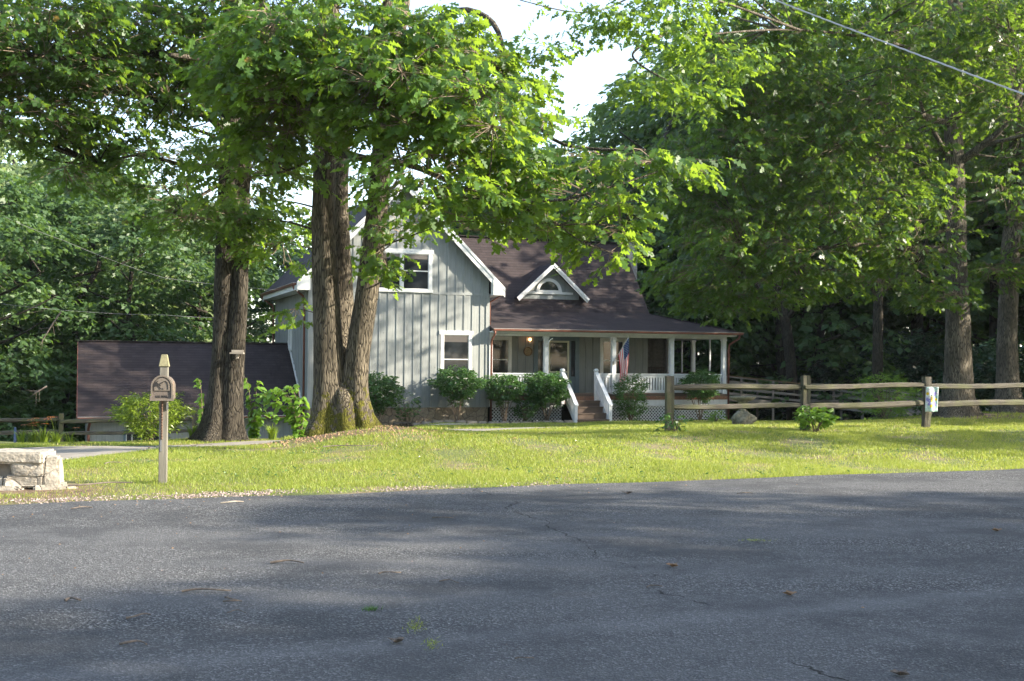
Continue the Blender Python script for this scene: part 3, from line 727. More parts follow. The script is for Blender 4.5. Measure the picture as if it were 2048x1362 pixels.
# door, sidelights, porch windows
mb = MB(); y0 = 2.0
mb.box((2.60, y0 - .06, .381), (2.78, y0 + .01, 2.66)); mb.box((4.40, y0 - .06, .381), (4.58, y0 + .01, 2.66)); mb.box((2.781, y0 - .06, 2.50), (4.399, y0 + .01, 2.66))
mb.box((3.10, y0 - .05, .381), (3.22, y0 + .01, 2.499)); mb.box((4.13, y0 - .05, .381), (4.22, y0 + .01, 2.499))
mb.box((2.781, y0 - .04, .381), (3.099, y0 + .01, 1.05)); mb.box((4.221, y0 - .04, .381), (4.399, y0 + .01, 1.05))
DS = mb.build('door_surround', M['blue_trim'], H)
for a_, b_ in ((2.781, 3.099), (4.221, 4.399)): mb = MB(); mb.box((a_, y0 - .02, 1.051), (b_, y0 + .005, 2.499)); mb.build('sidelight', M['glass'], DS)
mb = MB()
mb.box((3.222, y0 - .07, .385), (3.30, y0 - .02, 2.495)); mb.box((4.05, y0 - .07, .385), (4.128, y0 - .02, 2.495)); mb.box((3.301, y0 - .07, 2.42), (4.049, y0 - .02, 2.495)); mb.box((3.301, y0 - .07, .385), (4.049, y0 - .02, .62)); mb.box((3.301, y0 - .068, 1.20), (4.049, y0 - .02, 1.26))
DR = mb.build('door', M['cream'], H)
mb = MB(); mb.box((3.301, y0 - .04, 1.261), (4.049, y0 - .015, 2.419)); mb.build('pane', M['glass'], DR)
mb = MB(); mb.box((3.301, y0 - .04, .621), (4.049, y0 - .015, 1.199)); mb.build('lower_panel', M['blue_trim'], DR)
mb = MB(); mb.tube([(3.34, y0 - .075, 1.33), (3.34, y0 - .11, 1.35), (3.34, y0 - .11, 1.47), (3.34, y0 - .075, 1.49)], .012, 6); mb.build('handle', M['metal'], DR, True)
window(.30, 1.65, .95, 2.64, 2.0, head=0, trim=.12, rail=.45); window(5.52, 6.68, .95, 2.64, 2.0, head=0, trim=.12, rail=.45)
mb = MB(); mb.lathe([(.05, 0), (.065, .02), (.04, .04), (.03, .06)], (2.40, 1.9, 2.58), 12); mb.box((2.37, 1.86, 2.44), (2.43, 1.995, 2.50)); mb.lathe([(.035, 0), (.045, .02), (.045, .06), (.03, .08)], (2.40, 1.88, 2.36), 12); PL = mb.build('porch_light', M['white'], H, True)
me_, nt, b = mat('warm_bulb'); b.inputs['Emission Color'].default_value = (1, .45, .18, 1); b.inputs['Emission Strength'].default_value = 4.0; b.inputs['Base Color'].default_value = (.8, .5, .3, 1)
mb = MB(); mb.lathe([(.03, 0), (.055, .03), (.055, .08), (.03, .11)], (2.40, 1.88, 2.47), 12); mb.build('bulb', me_, PL, True)
mb = MB(); mb.tube([(2.40, -.01, 2.22), (2.40, -.05, 2.26), (2.42, -.12, 2.42), (2.47, -.16, 2.50), (2.56, -.17, 2.53)], [.02, .022, .022, .02, .03], 8); mb.build('bracket', M['offwhite'], H, True)

def local_obj(name, loc_uv, z, label, cat, rz=20, group=None):
    x, y = hw(*loc_uv); return empty(name, (x, y, z), R(rz), label, cat, group)
PQ = local_obj('wall_plaque', (2.33, 1.93), 2.05, 'round brown wicker plaque hanging on the porch wall left of the door', 'plaque')
mb = MB()
for i in range(24):
    a = 2 * math.pi * i / 24; a2 = 2 * math.pi * (i + 1) / 24
    mb.tube([(.17 * math.cos(a), -.02, .17 * math.sin(a)), (.17 * math.cos(a2), -.02, .17 * math.sin(a2))], .022, 6)
mb.build('rim', simple('wicker', (.20, .12, .06), .8, .3, 30), PQ, True)
mb = MB(); mb.tube([(0, -.005, 0), (0, -.02, 0)], .155, 20); mb.build('disc', simple('wicker_disc', (.28, .20, .11), .8, .4, 25), PQ)

# garage
G = local_obj('garage', (-6.90, 0), 0, 'garage', 'garage')
G['label'] = 'low grey garage with long brown shingle roof joined to the left side of the house'
mb = MB(); ul, ur = -7.72, 0.0
mb.prism([(ul, .55, -.37), (ul, 4.2, 2.27), (ul, 7.9, -.37), (ul, 7.9, -.47), (ul, 4.2, 2.15), (ul, .55, -.47)], (ur - ul, 0, 0)); mb.build('roof', M['roof_garage'], G)
mb = MB(); mb.beam((ul, 4.2, 2.29), (ur, 4.2, 2.29), .2, .03); mb.build('ridge_cap', M['roof_garage'], G)
mb = MB(); mb.prism([(ul + .3, 1.0, -4.2), (ul + .3, 7.4, -4.2), (ul + .3, 7.4, -.2), (ul + .3, 4.2, 2.1), (ul + .3, 1.0, -.2)], (-ul - .31, 0, 0))
u = ul + .5
while u < -.2: mb.box((u - .025, .972, -4.2), (u + .025, 1.02, -.42)); u += SP
mb.build('wall', M['siding'], G)
mb = MB(); mb.prism([(ul - .03, .5, -.42), (ul - .03, 4.2, 2.26), (ul - .03, 7.9, -.42), (ul - .03, 7.9, -.60), (ul - .03, 4.2, 2.06), (ul - .03, .5, -.58)], (.028, 0, 0)); mb.build('rake_board', M['copper'], G)
mb = MB(); mb.prism([(.0, .6, -.30), (.0, 4.2, 2.31), (.0, 4.2, 2.39), (.0, .6, -.22)], (.05, 0, 0)); mb.build('flashing', M['white'], G)
gutter([(ul, .48, -.43), (ur, .48, -.43)], parent=G)
spout([(ul + .42, .48, -.47), (ul + .40, .5, -.6), (ul + .36, .93, -.8), (ul + .36, .94, -1.0), (ul + .36, .94, -4.0)], .05, parent=G)
f = window(-6.2, -4.9, -2.0, -.9, 1.0, G, trim=.08, m='blue_trim'); f = window(-3.9, -2.7, -2.0, -.9, 1.0, G, trim=.08, m='blue_trim')

# porch swing
S = local_obj('porch_swing', (8.72, 3.2), .38, 'dark slatted porch swing hanging at the right end of the porch', 'porch swing')
mb = MB()
for i in range(5): mb.box((-.62, -.02 + i * .1, .45), (.62, .06 + i * .1, .475))
mb.build('seat', M['dark_wood'], S)
mb = MB(); mb.box((-.62, .46, 1.0), (.62, .50, 1.08)); mb.box((-.62, .46, .50), (.62, .50, .56))
for i in range(15): mb.box((-.60 + i * .083, .465, .561), (-.56 + i * .083, .495, .999))
mb.build('backrest', M['dark_wood'], S)
for sx in (-.62, .58): mb = MB(); mb.box((sx, -.02, .68), (sx + .05, .46, .71)); mb.box((sx, .0, .40), (sx + .045, .05, .679)); mb.box((sx, -.03, .40), (sx + .045, .50, .449)); mb.build('armrest', M['dark_wood'], S)
for sx in (-.62, .62):
    mb = MB(); z = .7
    while z < 2.33:
        a = .018 if int(z / .045) % 2 else 0; mb.tube([(sx + .018 - a, .2 + a, z), (sx + .018 - a, .2 + a, z + .035)], .009, 5); mb.tube([(sx - .018 + a, .2 - a, z), (sx - .018 + a, .2 - a, z + .035)], .009, 5)
        mb.tube([(sx + .018 - a, .2 + a, z), (sx - .018 + a, .2 - a, z)], .009, 5); z += .045
    mb.build('chain', M['wire_pale'], S)

# ------------------------------------------------------------------ small things
def text_mesh(s, size, depth, m, name, parent):
    cu = bpy.data.curves.new('t', 'FONT'); cu.body = s; cu.size = size; cu.extrude = depth; cu.align_x = 'CENTER'; cu.offset = .001
    o = bpy.data.objects.new('t', cu); C.objects.link(o)
    dg = bpy.context.evaluated_depsgraph_get(); me = bpy.data.meshes.new_from_object(o.evaluated_get(dg))
    bpy.data.objects.remove(o); me.materials.clear(); me.materials.append(m); me.name = name
    r = bpy.data.objects.new(name, me); C.objects.link(r); r.parent = parent; return r

# mailbox
mx, my = W(323, 972, 15.2)[:2]
MBX = empty('mailbox', (mx, my, hz(mx, my)), R(11), 'tan metal mailbox with an eagle on its door, on a weathered wooden post', 'mailbox')
mb = MB(); mb.box((-.052, .12, -.15), (.052, .224, 1.50)); 
mb.build('post', simple('mailbox_post_wood', (.15, .14, .115), .9, .45, 14, stretch=(1, 1, .12), bumpd=.006), MBX, bevel=.006)
mb = MB(); mb.add([(-.066, .106, 1.50), (.066, .106, 1.50), (.066, .238, 1.50), (-.066, .238, 1.50), (-.036, .136, 1.655), (.036, .136, 1.655), (.036, .208, 1.655), (-.036, .208, 1.655)],
   [(0, 3, 2, 1), (4, 5, 6, 7), (0, 1, 5, 4), (1, 2, 6, 5), (2, 3, 7, 6), (3, 0, 4, 7)]); mb.build('post_cap', simple('mossy_cap', (.20, .185, .105), .9, .3, 20), MBX, bevel=.005)
tan = simple('tan_mailbox_metal', (.12, .097, .08), .55, .10, 6, bumpd=.0008, metallic=0)
tan2 = simple('tan_mailbox_relief', (.15, .125, .10), .5, .08, 6, bumpd=0)
def arch(r, z0, zs, n=16): return [(-r, z0)] + [(r * -math.cos(math.pi * i / n), zs + r * math.sin(math.pi * i / n)) for i in range(n + 1)] + [(r, z0)]
mb = MB(); P = arch(.150, 1.085, 1.255); mb.prism([(x, -.12, z) for x, z in P], (0, .60, 0)); mb.build('box', tan, MBX, bevel=.004)
mb = MB(); O = arch(.162, 1.08, 1.255, 20); I = arch(.140, 1.08, 1.255, 20)
for i in range(len(O) - 1): mb.prism([(O[i][0], -.155, O[i][1]), (O[i + 1][0], -.155, O[i + 1][1]), (I[i + 1][0], -.155, I[i + 1][1]), (I[i][0], -.155, I[i][1])], (0, .05, 0))
mb.box((-.175, -.16, 1.07), (.175, -.11, 1.10)); mb.box((-.175, -.158, 1.101), (-.14, -.115, 1.135)); mb.box((.14, -.158, 1.101), (.178, -.115, 1.15)); mb.build('door_rim', tan2, MBX)
mb = MB(); P = arch(.139, 1.101, 1.255); mb.prism([(x, -.135, z) for x, z in P], (0, .016, 0)); DO = mb.build('door', tan, MBX)
mb = MB(); P = arch(.118, 1.205, 1.262); mb.prism([(x, -.148, z) for x, z in P], (0, .012, 0)); mb.build('door_panel', tan2, DO, bevel=.003)
dk = simple('dark_relief_paint', (.016, .014, .013), .6, .1, 5, bumpd=0)
mb = MB()
for poly in ([(-.132, 1.268), (-.118, 1.30), (-.085, 1.325), (-.052, 1.345), (-.072, 1.315), (-.045, 1.302), (.045, 1.343), (.02, 1.318), (-.028, 1.290), (-.012, 1.274), (-.05, 1.276), (-.1, 1.262)],
             [(-.065, 1.268), (-.03, 1.262), (-.012, 1.232), (-.028, 1.222), (-.038, 1.248)], [(.0, 1.242), (.022, 1.236), (.028, 1.226), (.006, 1.23)],
             [(.045, 1.343), (.08, 1.32), (.092, 1.285), (.094, 1.225), (.088, 1.225), (.084, 1.285), (.072, 1.315)]):
    mb.prism([(x, -.1545, z) for x, z in poly], (0, .006, 0))
mb.build('eagle_emblem', dk, DO)
t = text_mesh('U.S. MAIL', .044, .002, dk, 'lettering', DO); t.location = (0, -.1375, 1.113); t.rotation_euler = (R(90), 0, 0)
mb = MB(); mb.box((.151, -.02, 1.21), (.163, .0, 1.29)); mb.box((.151, -.06, 1.29), (.165, .01, 1.33)); mb.build('flag', simple('faded_flag_metal', (.30, .22, .17), .5, .1, 5), MBX)
mb = MB(); k0 = 1.06
for i in range(14): mb.tube([(-.02 + .006 * (i % 2), .115, k0 - i * .035), (-.012 - .006 * (i % 2), .108, k0 - (i + 1) * .035)], .010, 6)
mb.build('rusty_chain', simple('rusty_chain', (.10, .055, .035), .8, .4, 40), MBX, True)
mb = MB(); mb.box((-.036, .112, .42), (-.014, .1195, .58)); mb.build('metal_tag', M['metal'], MBX); mb = MB(); mb.box((.036, .1, .95), (.060, .13, 1.04)); mb.build('metal_tag', M['metal'], MBX)

for o_ in MBX.children:
    if o_.name.split('.')[0] in ('box', 'door_rim', 'door', 'flag'): o_.scale = (.82, .85, .93); o_.location = (0, 0, .0756)
# stone block wall at the driveway mouth
rng = np.random.default_rng(3)
def rocky(name, boxes, m, parent=None, sub=3, amp=.018, seed=0):
    import bmesh
    bm = bmesh.new()
    for (cx, cy, cz, sx, sy, sz, rz) in boxes:
        r = bmesh.ops.create_cube(bm, size=1, matrix=Matrix.Translation((cx, cy, cz)) @ Matrix.Rotation(rz, 4, 'Z') @ Matrix.Diagonal((sx, sy, sz, 1)))
    bmesh.ops.bevel(bm, geom=bm.edges[:], offset=.03, segments=2, affect='EDGES')
    bmesh.ops.subdivide_edges(bm, edges=[e for e in bm.edges if e.calc_length() > .12], cuts=sub, use_grid_fill=True)
    rr = np.random.default_rng(seed); ph = rr.uniform(0, 6.28, (6, 4)); fr = rr.uniform(3, 14, (6, 3))
    for v in bm.verts:
        d = sum(math.sin(v.co.x * fr[i][0] + v.co.y * fr[i][1] + v.co.z * fr[i][2] + ph[i][0]) for i in range(6)) / 6
        v.co += v.normal * d * amp * 2 + Vector(rr.normal(0, amp * .07, 3))
    me = bpy.data.meshes.new(name); bm.to_mesh(me); bm.free(); me.materials.append(m)
    for p in me.polygons: p.use_smooth = False
    o = bpy.data.objects.new(name, me); C.objects.link(o); o.parent = parent; return o
bx = W(60, 950, 14.9)
SW = empty('stone_wall', (bx.x, bx.y, 0.0), R(8), 'low pale stone wall end with a flat cap beside the driveway mouth', 'stone wall')
SW.scale = (.94, .94, .82)
rocky('cap_stone', [(-1.05, .02, .455, 1.25, .62, .15, .03), (-.16, .0, .475, .80, .66, .17, -.04)], M['rock'], SW, 5, seed=1, amp=.015)
rocky('end_stones', [(.06, .0, .31, .42, .60, .24, -.05), (-.02, -.02, .12, .50, .58, .20, .04), (.30, -.02, .26, .20, .52, .44, .12)], M['rock'], SW, 5, seed=2, amp=.016)
rocky('lower_course', [(-.66, .03, .29, .52, .55, .20, .0), (-1.22, .03, .28, .60, .55, .22, .0), (-.44, .02, .12, .36, .52, .16, .0), (-.90, .04, .12, .58, .50, .17, .0), (-1.5, .04, .12, .55, .50, .17, 0)], M['rock'], SW, 5, seed=4, amp=.016)
rocky('footing_stones', [(-1.2, -.06, .02, .50, .56, .12, .1), (-.66, -.08, .02, .42, .60, .12, .1), (-.20, -.06, .01, .44, .64, .11, -.1), (.26, -.04, .02, .40, .6, .12, .2), (.50, -.1, .0, .16, .3, .08, .6)], M['rock'], SW, 2, seed=3)
mb = MB(); mb.box((-1.65, -.18, -.05), (.30, .22, .40)); mb.build('mortar_core', simple('lime_mortar', (.20, .18, .15), .95, .2, 8), SW)

# split rail fences
def log_mesh(mb, p0, p1, w, h, seed, up=(0, 0, 1), taper=.25, n=16, wedge=.35):
    rr = np.random.default_rng(seed); p0 = Vector(p0); p1 = Vector(p1); d = p1 - p0; L = d.length; d.normalize()
    side = d.cross(Vector(up)).normalized(); u = side.cross(d).normalized()
    base = [(-1, -.9), (.2, -1), (1, -.6), (.9, .6), (.1, 1), (-.9, .7), (-.8, .0)]
    base = [(a * (1 + rr.normal(0, .12)), b * (1 + rr.normal(0, .12))) for a, b in base]
    k = len(base); ph = rr.uniform(0, 6, 4); vs = []; al = []
    for i in range(n + 1):
        t = i / n; sc = 1 - (taper * (max(0, .12 - t) + max(0, t - .88)) / .12 if taper else 0)
        ox = .018 * math.sin(t * 5 + ph[0]); oz = .011 * math.sin(t * 6 + ph[1])
        for j, (a, b) in enumerate(base):
            q = rr.normal(0, .05)
            vs.append(p0 + d * (L * t) + side * (a * w / 2 * (sc + q) + ox) + u * (b * h / 2 * (sc + q * .7 + wedge * .2 * math.sin(t * 3 + ph[2] + j)) + oz))
            al.append((L * t + seed * 3.3, a * w, b * h))
    fs = [(i * k + j, i * k + (j + 1) % k, (i + 1) * k + (j + 1) % k, (i + 1) * k + j) for i in range(n) for j in range(k)] + [tuple(range(k))[::-1], tuple(range(n * k, n * k + k))]
    mb.add(vs, fs, al)
FP = [(3.21, 24.4), (6.33, 25.9), (9.45, 27.4), (12.75, 28.95), (16.0, 30.5)]
RF = empty('split_rail_fence', (FP[0][0], FP[0][1], hz(*FP[0])), 0, 'weathered split rail fence with thick posts running right across the front lawn', 'fence')
def at_parent(o, par):
    o.parent = par; o.matrix_parent_inverse = par.matrix_basis.inverted() if False else Matrix.Translation(-par.location)
for i, (x, y) in enumerate(FP):
    g = hz(x, y); mb = MB(); log_mesh(mb, (x, y, g - .2), (x + .01 * i, y, 1.35 + .02 * (i % 2)), .17, .19, 20 + i, up=(1, .3, 0), taper=0, n=8, wedge=.1); o = mb.build('post', M['rail'], RF); at_parent(o, RF)
for i in range(4):
    (x0, y0), (x1, y1) = FP[i], FP[i + 1]; dx, dy = (x1 - x0), (y1 - y0); L = math.hypot(dx, dy); ex, ey = dx / L * .10, dy / L * .10
    for z, dz in ((1.10, (0, .02, .01, 0)[i]), (.70, (-.01, .01, .0, .02)[i])):
        mb = MB(); off = .05 * (-1) ** i
        log_mesh(mb, (x0 - ex * .5, y0 - ey + off * .5, z + dz + .0 * i + (hz(x0, y0) - .17) * .5), (x1 + ex * .5, y1 + ey + off * .5, z + dz + .03 + (hz(x1, y1) - .17) * .5), .12, .125, int(40 + i * 7 + z * 10)); o = mb.build('rail', M['rail'], RF); at_parent(o, RF)
LP = [(-19.5, 33.2), (-16.1, 33.6), (-12.75, 34.0), (-9.2, 34.9)]
LF = empty('split_rail_fence', (LP[1][0], LP[1][1], 0), 0, 'low split rail fence behind the daylilies at the far side of the driveway', 'fence')
for i, (x, y) in enumerate(LP):
    mb = MB(); log_mesh(mb, (x, y, -2.4), (x, y, .06), .14, .14, 60 + i, up=(1, .3, 0), taper=0, n=8); o = mb.build('post', M['rail'], LF); at_parent(o, LF)
for i in range(3):
    for z in (-.16, -.52):
        mb = MB(); log_mesh(mb, (LP[i][0], LP[i][1] - .04, z), (LP[i + 1][0], LP[i + 1][1] + .04, z + .06), .11, .12, int(70 + i * 5 - z * 10)); o = mb.build('rail', M['rail'], LF); at_parent(o, LF)
sp = W(30, 880, 28); mb = MB(); mb.tube([(sp.x, sp.y, -.9), (sp.x, sp.y, .0)], .03, 8); tag(mb.build('metal_stake', simple('blue_stake', (.06, .09, .17), .5, .2, 8), None, True), 'thin blue metal stake standing left of the daylilies', 'stake')

# garden flag on the third fence post
gf = W(1864, 774, 27.15)
GFL = empty('garden_flag', gf, R(10), 'small pastel garden flag with a bee and daisies hanging on the fence', 'garden flag')
def cloth_mat(name, base_fn):
    m, nt, b = mat(name); b.inputs['Roughness'].default_value = .8
    nt.links.new(base_fn(nt), b.inputs['Base Color']); tr = nt.nodes.new('ShaderNodeBsdfTranslucent'); nt.links.new(base_fn(nt), tr.inputs[0])
    ms = nt.nodes.new('ShaderNodeMixShader'); ms.inputs[0].default_value = .3; nt.links.new(b.outputs[0], ms.inputs[1]); nt.links.new(tr.outputs[0], ms.inputs[2]); nt.links.new(ms.outputs[0], nt.nodes['Material Output'].inputs[0]); return m
def pastel(nt): return ramp(nt, noise(nt, coord(nt), 6, 3), [(.35, (.22, .42, .36)), (.5, (.50, .66, .62)), (.58, (.80, .80, .78)), (.68, (.30, .28, .58))])
def patch(mb, f, poly2, off=-.004):
    pts = [f(x, z, off) for x, z in poly2]; c = f(sum(p[0] for p in poly2) / len(poly2), sum(p[1] for p in poly2) / len(poly2), off)
    n = len(pts); mb.add([c] + pts, [(0, 1 + i, 1 + (i + 1) % n) for i in range(n)])
def gsurf(x, z, off=0): return (x + .02 * z, .018 * math.sin(x * 26 + z * 3) - .01 * z + off, z)
mb = MB(); nu, nz = 14, 16
vs = [gsurf(-.145 + .30 * i / nu, -.56 * j / nz) for j in range(nz + 1) for i in range(nu + 1)]
mb.add(vs, [(j * (nu + 1) + i, j * (nu + 1) + i + 1, (j + 1) * (nu + 1) + i + 1, (j + 1) * (nu + 1) + i) for j in range(nz) for i in range(nu)])
o = mb.build('banner', cloth_mat('pastel_banner', pastel), GFL, True); so = o.modifiers.new('s', 'SOLIDIFY'); so.thickness = .003
def disc(cx, cz, rx, rz, n=12, rot=0): return [(cx + rx * math.cos(a) * math.cos(rot) - rz * math.sin(a) * math.sin(rot), cz + rx * math.cos(a) * math.sin(rot) + rz * math.sin(a) * math.cos(rot)) for a in [2 * math.pi * i / n for i in range(n)]]
yl = simple('yellow_print', (.60, .42, .02), .8, .1, 5, bumpd=0); bkp = simple('black_print', (.02, .02, .02), .8, .1, 5, bumpd=0); pp = simple('violet_print', (.22, .20, .48), .8, .2, 9, bumpd=0); wh = simple('white_print', (.8, .8, .75), .8, .05, 5, bumpd=0)
mb = MB(); [patch(mb, gsurf, disc(x, z, r, r * 1.2), -.006) for x, z, r in ((-.105, -.15, .030), (.115, -.28, .026), (-.02, -.43, .030), (-.02, -.09, .015))]
patch(mb, gsurf, disc(-.005, -.27, .034, .075), -.007); mb.build('yellow_flowers', yl, GFL)
mb = MB(); [patch(mb, gsurf, disc(-.005, z, .036, .010), -.010) for z in (-.235, -.262, -.29)]; patch(mb, gsurf, disc(-.005, -.195, .018, .022), -.009); mb.build('bee_stripes', bkp, GFL)
mb = MB(); [patch(mb, gsurf, disc(x, z, .06, .035, rot=r), -.005) for x, z, r in ((.075, -.16, 1.1), (-.075, -.30, -.7), (.08, -.38, -1.0), (-.05, -.37, .9))]; mb.build('violet_petals', pp, GFL)
mb = MB(); mb.tube([(-.20, 0, .004), (.17, 0, .004)], .006, 6); mb.build('rod', M['metal'], GFL)

# american flag on its pole
pw = hw(5.20, .0)
AF = empty('house_flag', (pw[0], pw[1], 1.62), R(20), 'striped and starred flag hanging from a slanted pole on the porch post', 'flag')
mb = MB(); tip = Vector((.42, -.52, 1.02)); mb.tube([(0, 0, 0), tip], [.014, .011], 8); mb.lathe([(.01, 0), (.022, .015), (.022, .03), (.006, .045)], tip, 10); mb.build('pole', simple('flag_pole', (.55, .52, .46), .4, .1, 5, bumpd=0), AF, True)
mb = MB(); mb.box((-.03, -.005, -.07), (.03, .012, .05)); mb.build('pole_holder', M['metal'], AF)
red = simple('flag_red', (.60, .025, .04), .8, .12, 9, bumpd=0); blue = simple('flag_blue', (.025, .05, .14), .8, .12, 9, bumpd=0)
HL, FLY = .86, 1.62
def fs(a, b, off=0):
    """a along the pole hoist (0 tip..1), b along the fly (0..1); the cloth falls straight down and gathers"""
    p = tip * (1 - .66 * a * (1 - .0)) ; gather = 1 - .22 * min(1, b * 1.2)
    xh = tip.x * .62 + (p.x - tip.x * .62) * gather; yh = tip.y * .72 + (p.y - tip.y * .72) * gather
    drop = b * FLY * (1 - .16 * a) + 0
    z = p.z - drop * (1 - .12 * (1 - gather))
    ww = math.sin(a * 17 + b * 2) * .035 * min(1, b * 3)
    return (xh + .05 * b + ww * .3 + .05 * math.sin(b * 5) * b, yh + ww + off, z)
nA, nB = 39, 30; V_ = [fs(i / nA, j / nB) for j in range(nB + 1) for i in range(nA + 1)]
can, redf, whf = [], [], []
for j in range(nB):
    for i in range(nA):
        q = (j * (nA + 1) + i, j * (nA + 1) + i + 1, (j + 1) * (nA + 1) + i + 1, (j + 1) * (nA + 1) + i)
        stripe = i // 3
        if stripe < 7 and j / nB < .40: can.append(q)
        elif stripe % 2 == 0: redf.append(q)
        else: whf.append(q)
for nm, ff, mm in (('canton', can, blue), ('red_stripes', redf, red), ('white_stripes', whf, wh)):
    mb = MB(); used = sorted({i for q in ff for i in q}); mp = {g: i for i, g in enumerate(used)}
    mb.add([V_[g] for g in used], [tuple(mp[i] for i in q) for q in ff]); o = mb.build(nm, mm, AF, True); so = o.modifiers.new('s', 'SOLIDIFY'); so.thickness = .003; so.offset = 0
mb = MB()
for r_i in range(9):
    for c_i in range(6 if r_i % 2 == 0 else 5):
        a = (.035 + r_i * .055); b = (.03 + (c_i + (.5 if r_i % 2 else 0)) * .062); r0 = .016
        pts = []
        for k in range(10):
            rr = r0 if k % 2 == 0 else r0 * .42; an = math.pi * k / 5
            pts.append((a + rr * math.cos(an) / HL * .9, b + rr * math.sin(an) / FLY))
        for off in (-.006,):
            P_ = [fs(x, y, off) for x, y in pts]; cc = fs(a, b, off); mb.add([cc] + P_, [(0, 1 + k, 1 + (k + 1) % 10) for k in range(10)])
mb.build('stars', wh, AF)

# bird bath
bp = W(1485, 848, 34.5); bz = hz(bp.x, bp.y)
BB = empty('bird_bath', (bp.x, bp.y, bz), 0, 'weathered stone bird bath with a shallow bowl on a chunky carved base', 'bird bath')
wob = lambda w, z: 1 + .17 * math.sin(3 * w + z * 9) + .12 * math.sin(5 * w - z * 16) + .06 * math.sin(9 * w + z * 30)
mb = MB(); mb.lathe([(.20, -.05), (.24, .0), (.27, .05), (.29, .1), (.32, .15), (.33, .2), (.32, .25), (.29, .3), (.25, .35), (.18, .39), (.13, .44)], k=28, wob=wob); mb.build('base', M['stone_cast'], BB, True)
mb = MB(); mb.lathe([(.12, .42), (.10, .50), (.09, .60), (.13, .68), (.20, .73)], k=20, wob=lambda w, z: 1 + .05 * math.sin(4 * w)); mb.build('pedestal', M['stone_cast'], BB, True)
mb = MB(); mb.lathe([(.12, .71), (.26, .745), (.36, .80), (.385, .85), (.36, .86), (.30, .82), (.05, .79)], k=28, wob=lambda w, z: 1 + .02 * math.sin(14 * w)); mb.build('bowl', M['stone_cast'], BB, True)

# wheelchair ramp at the right of the porch
RP = empty('wooden_ramp', (0, 0, 0), 0, 'grey weathered timber access ramp with railings sloping down from the porch right side', 'ramp')
def u2(p, z): return Vector((p[0], p[1], z))
A0 = hw(10.4, 1.7); A1 = hw(15.1, 1.7); A2 = hw(17.0, 1.7); E = (18.3, 49.6)
legs = [(A0, A1, .34, -.10), (A1, A2, -.10, -.10), ((A2[0] - .3, A2[1]), E, -.12, -.62)]
for (p, q_, z0, z1) in legs:
    dv = (Vector(q_) - Vector(p)); L = dv.length; nrm = Vector((dv.y, -dv.x)).normalized()
    mb = MB(); mid = nrm * -.6
    mb.beam(u2(Vector(p) + mid, z0 - .03), u2(Vector(q_) + mid, z1 - .03), 1.15, .05); mb.build('deck', M['lumber'], RP)
    for side, so_ in ((0, 'front'), (-1.2, 'back')):
        o_ = nrm * side; P0 = Vector(p) + o_; P1 = Vector(q_) + o_
        mb = MB(); mb.beam(u2(P0, z0 + .86), u2(P1, z1 + .86), .14, .04); mb.build('handrail', simple('brown_handrail_' + str(len(bpy.data.materials)), (.17, .115, .06), .8, .3, 8) if L > 3 and side == 0 and p is A0 else M['lumber'], RP)
        for h in (.62, .36, .12):
            mb = MB(); mb.beam(u2(P0, z0 + h), u2(P1, z1 + h), .035, .09); mb.build('rail', M['lumber'], RP)
        mb = MB(); mb.beam(u2(P0, z0 - .10), u2(P1, z1 - .10), .04, .18); mb.build('side_board', M['lumber'], RP)
        n = max(1, round(L / 1.5))
        for i in range(n + 1):
            c = P0.lerp(P1, i / n) + nrm * (.035 if side == 0 else -.035); zc = z0 + (z1 - z0) * i / n
            mb = MB(); mb.box((c.x - .045, c.y - .045, min(hz(c.x, c.y) - .1, zc - .2)), (c.x + .045, c.y + .045, zc + .84)); mb.build('post', M['lumber'], RP)

# wires
def cable(pts, r, m, name, label, twist=False, sag=.0, cat='cable'):
    P = [Vector(p) for p in pts]; out = []
    for i in range(len(P) - 1):
        for k in range(16):
            t = k / 16; out.append(P[i].lerp(P[i + 1], t) - Vector((0, 0, sag * 4 * t * (1 - t))))
    out.append(P[-1]); mb = MB(); mb.tube(out, r, 6)
    if twist:
        fine = [out[0].lerp(out[-1], k / 200) - Vector((0, 0, sag * 4 * (k / 200) * (1 - k / 200))) for k in range(201)]
        for ph in (0, 2.1, 4.2):
            mb.tube([p + Vector((0, math.cos(k * .55 + ph), math.sin(k * .55 + ph))) * (r * 1.5) for k, p in enumerate(fine)], r * .8, 5)
    o = mb.build(name, m, None, True); tag(o, label, cat); return o
cable([W(1250, -118, 17), W(2400, 318, 10.5)], .0045, simple('bright_cable', (.42, .42, .43), .35, .1, 5, metallic=.3), 'power_line', 'thick twisted overhead cable crossing the top right of the trees', True, .03)
c1 = hw(-7.2, .8); cable([W(-60, 400, 27), W(130, 482, 31), W(330, 556, 36), (c1[0], c1[1], 4.15)], .0045, M['wire'], 'service_wire', 'upper pale wire running from the left woods to the eave of the house', False, .05)
c2 = hw(-6.9, .9); cable([W(-60, 600, 27), W(330, 630, 36), (c2[0], c2[1], 3.2)], .004, M['wire'], 'service_wire', 'lower thin wire meeting the grey side wall of the house', False, .08)

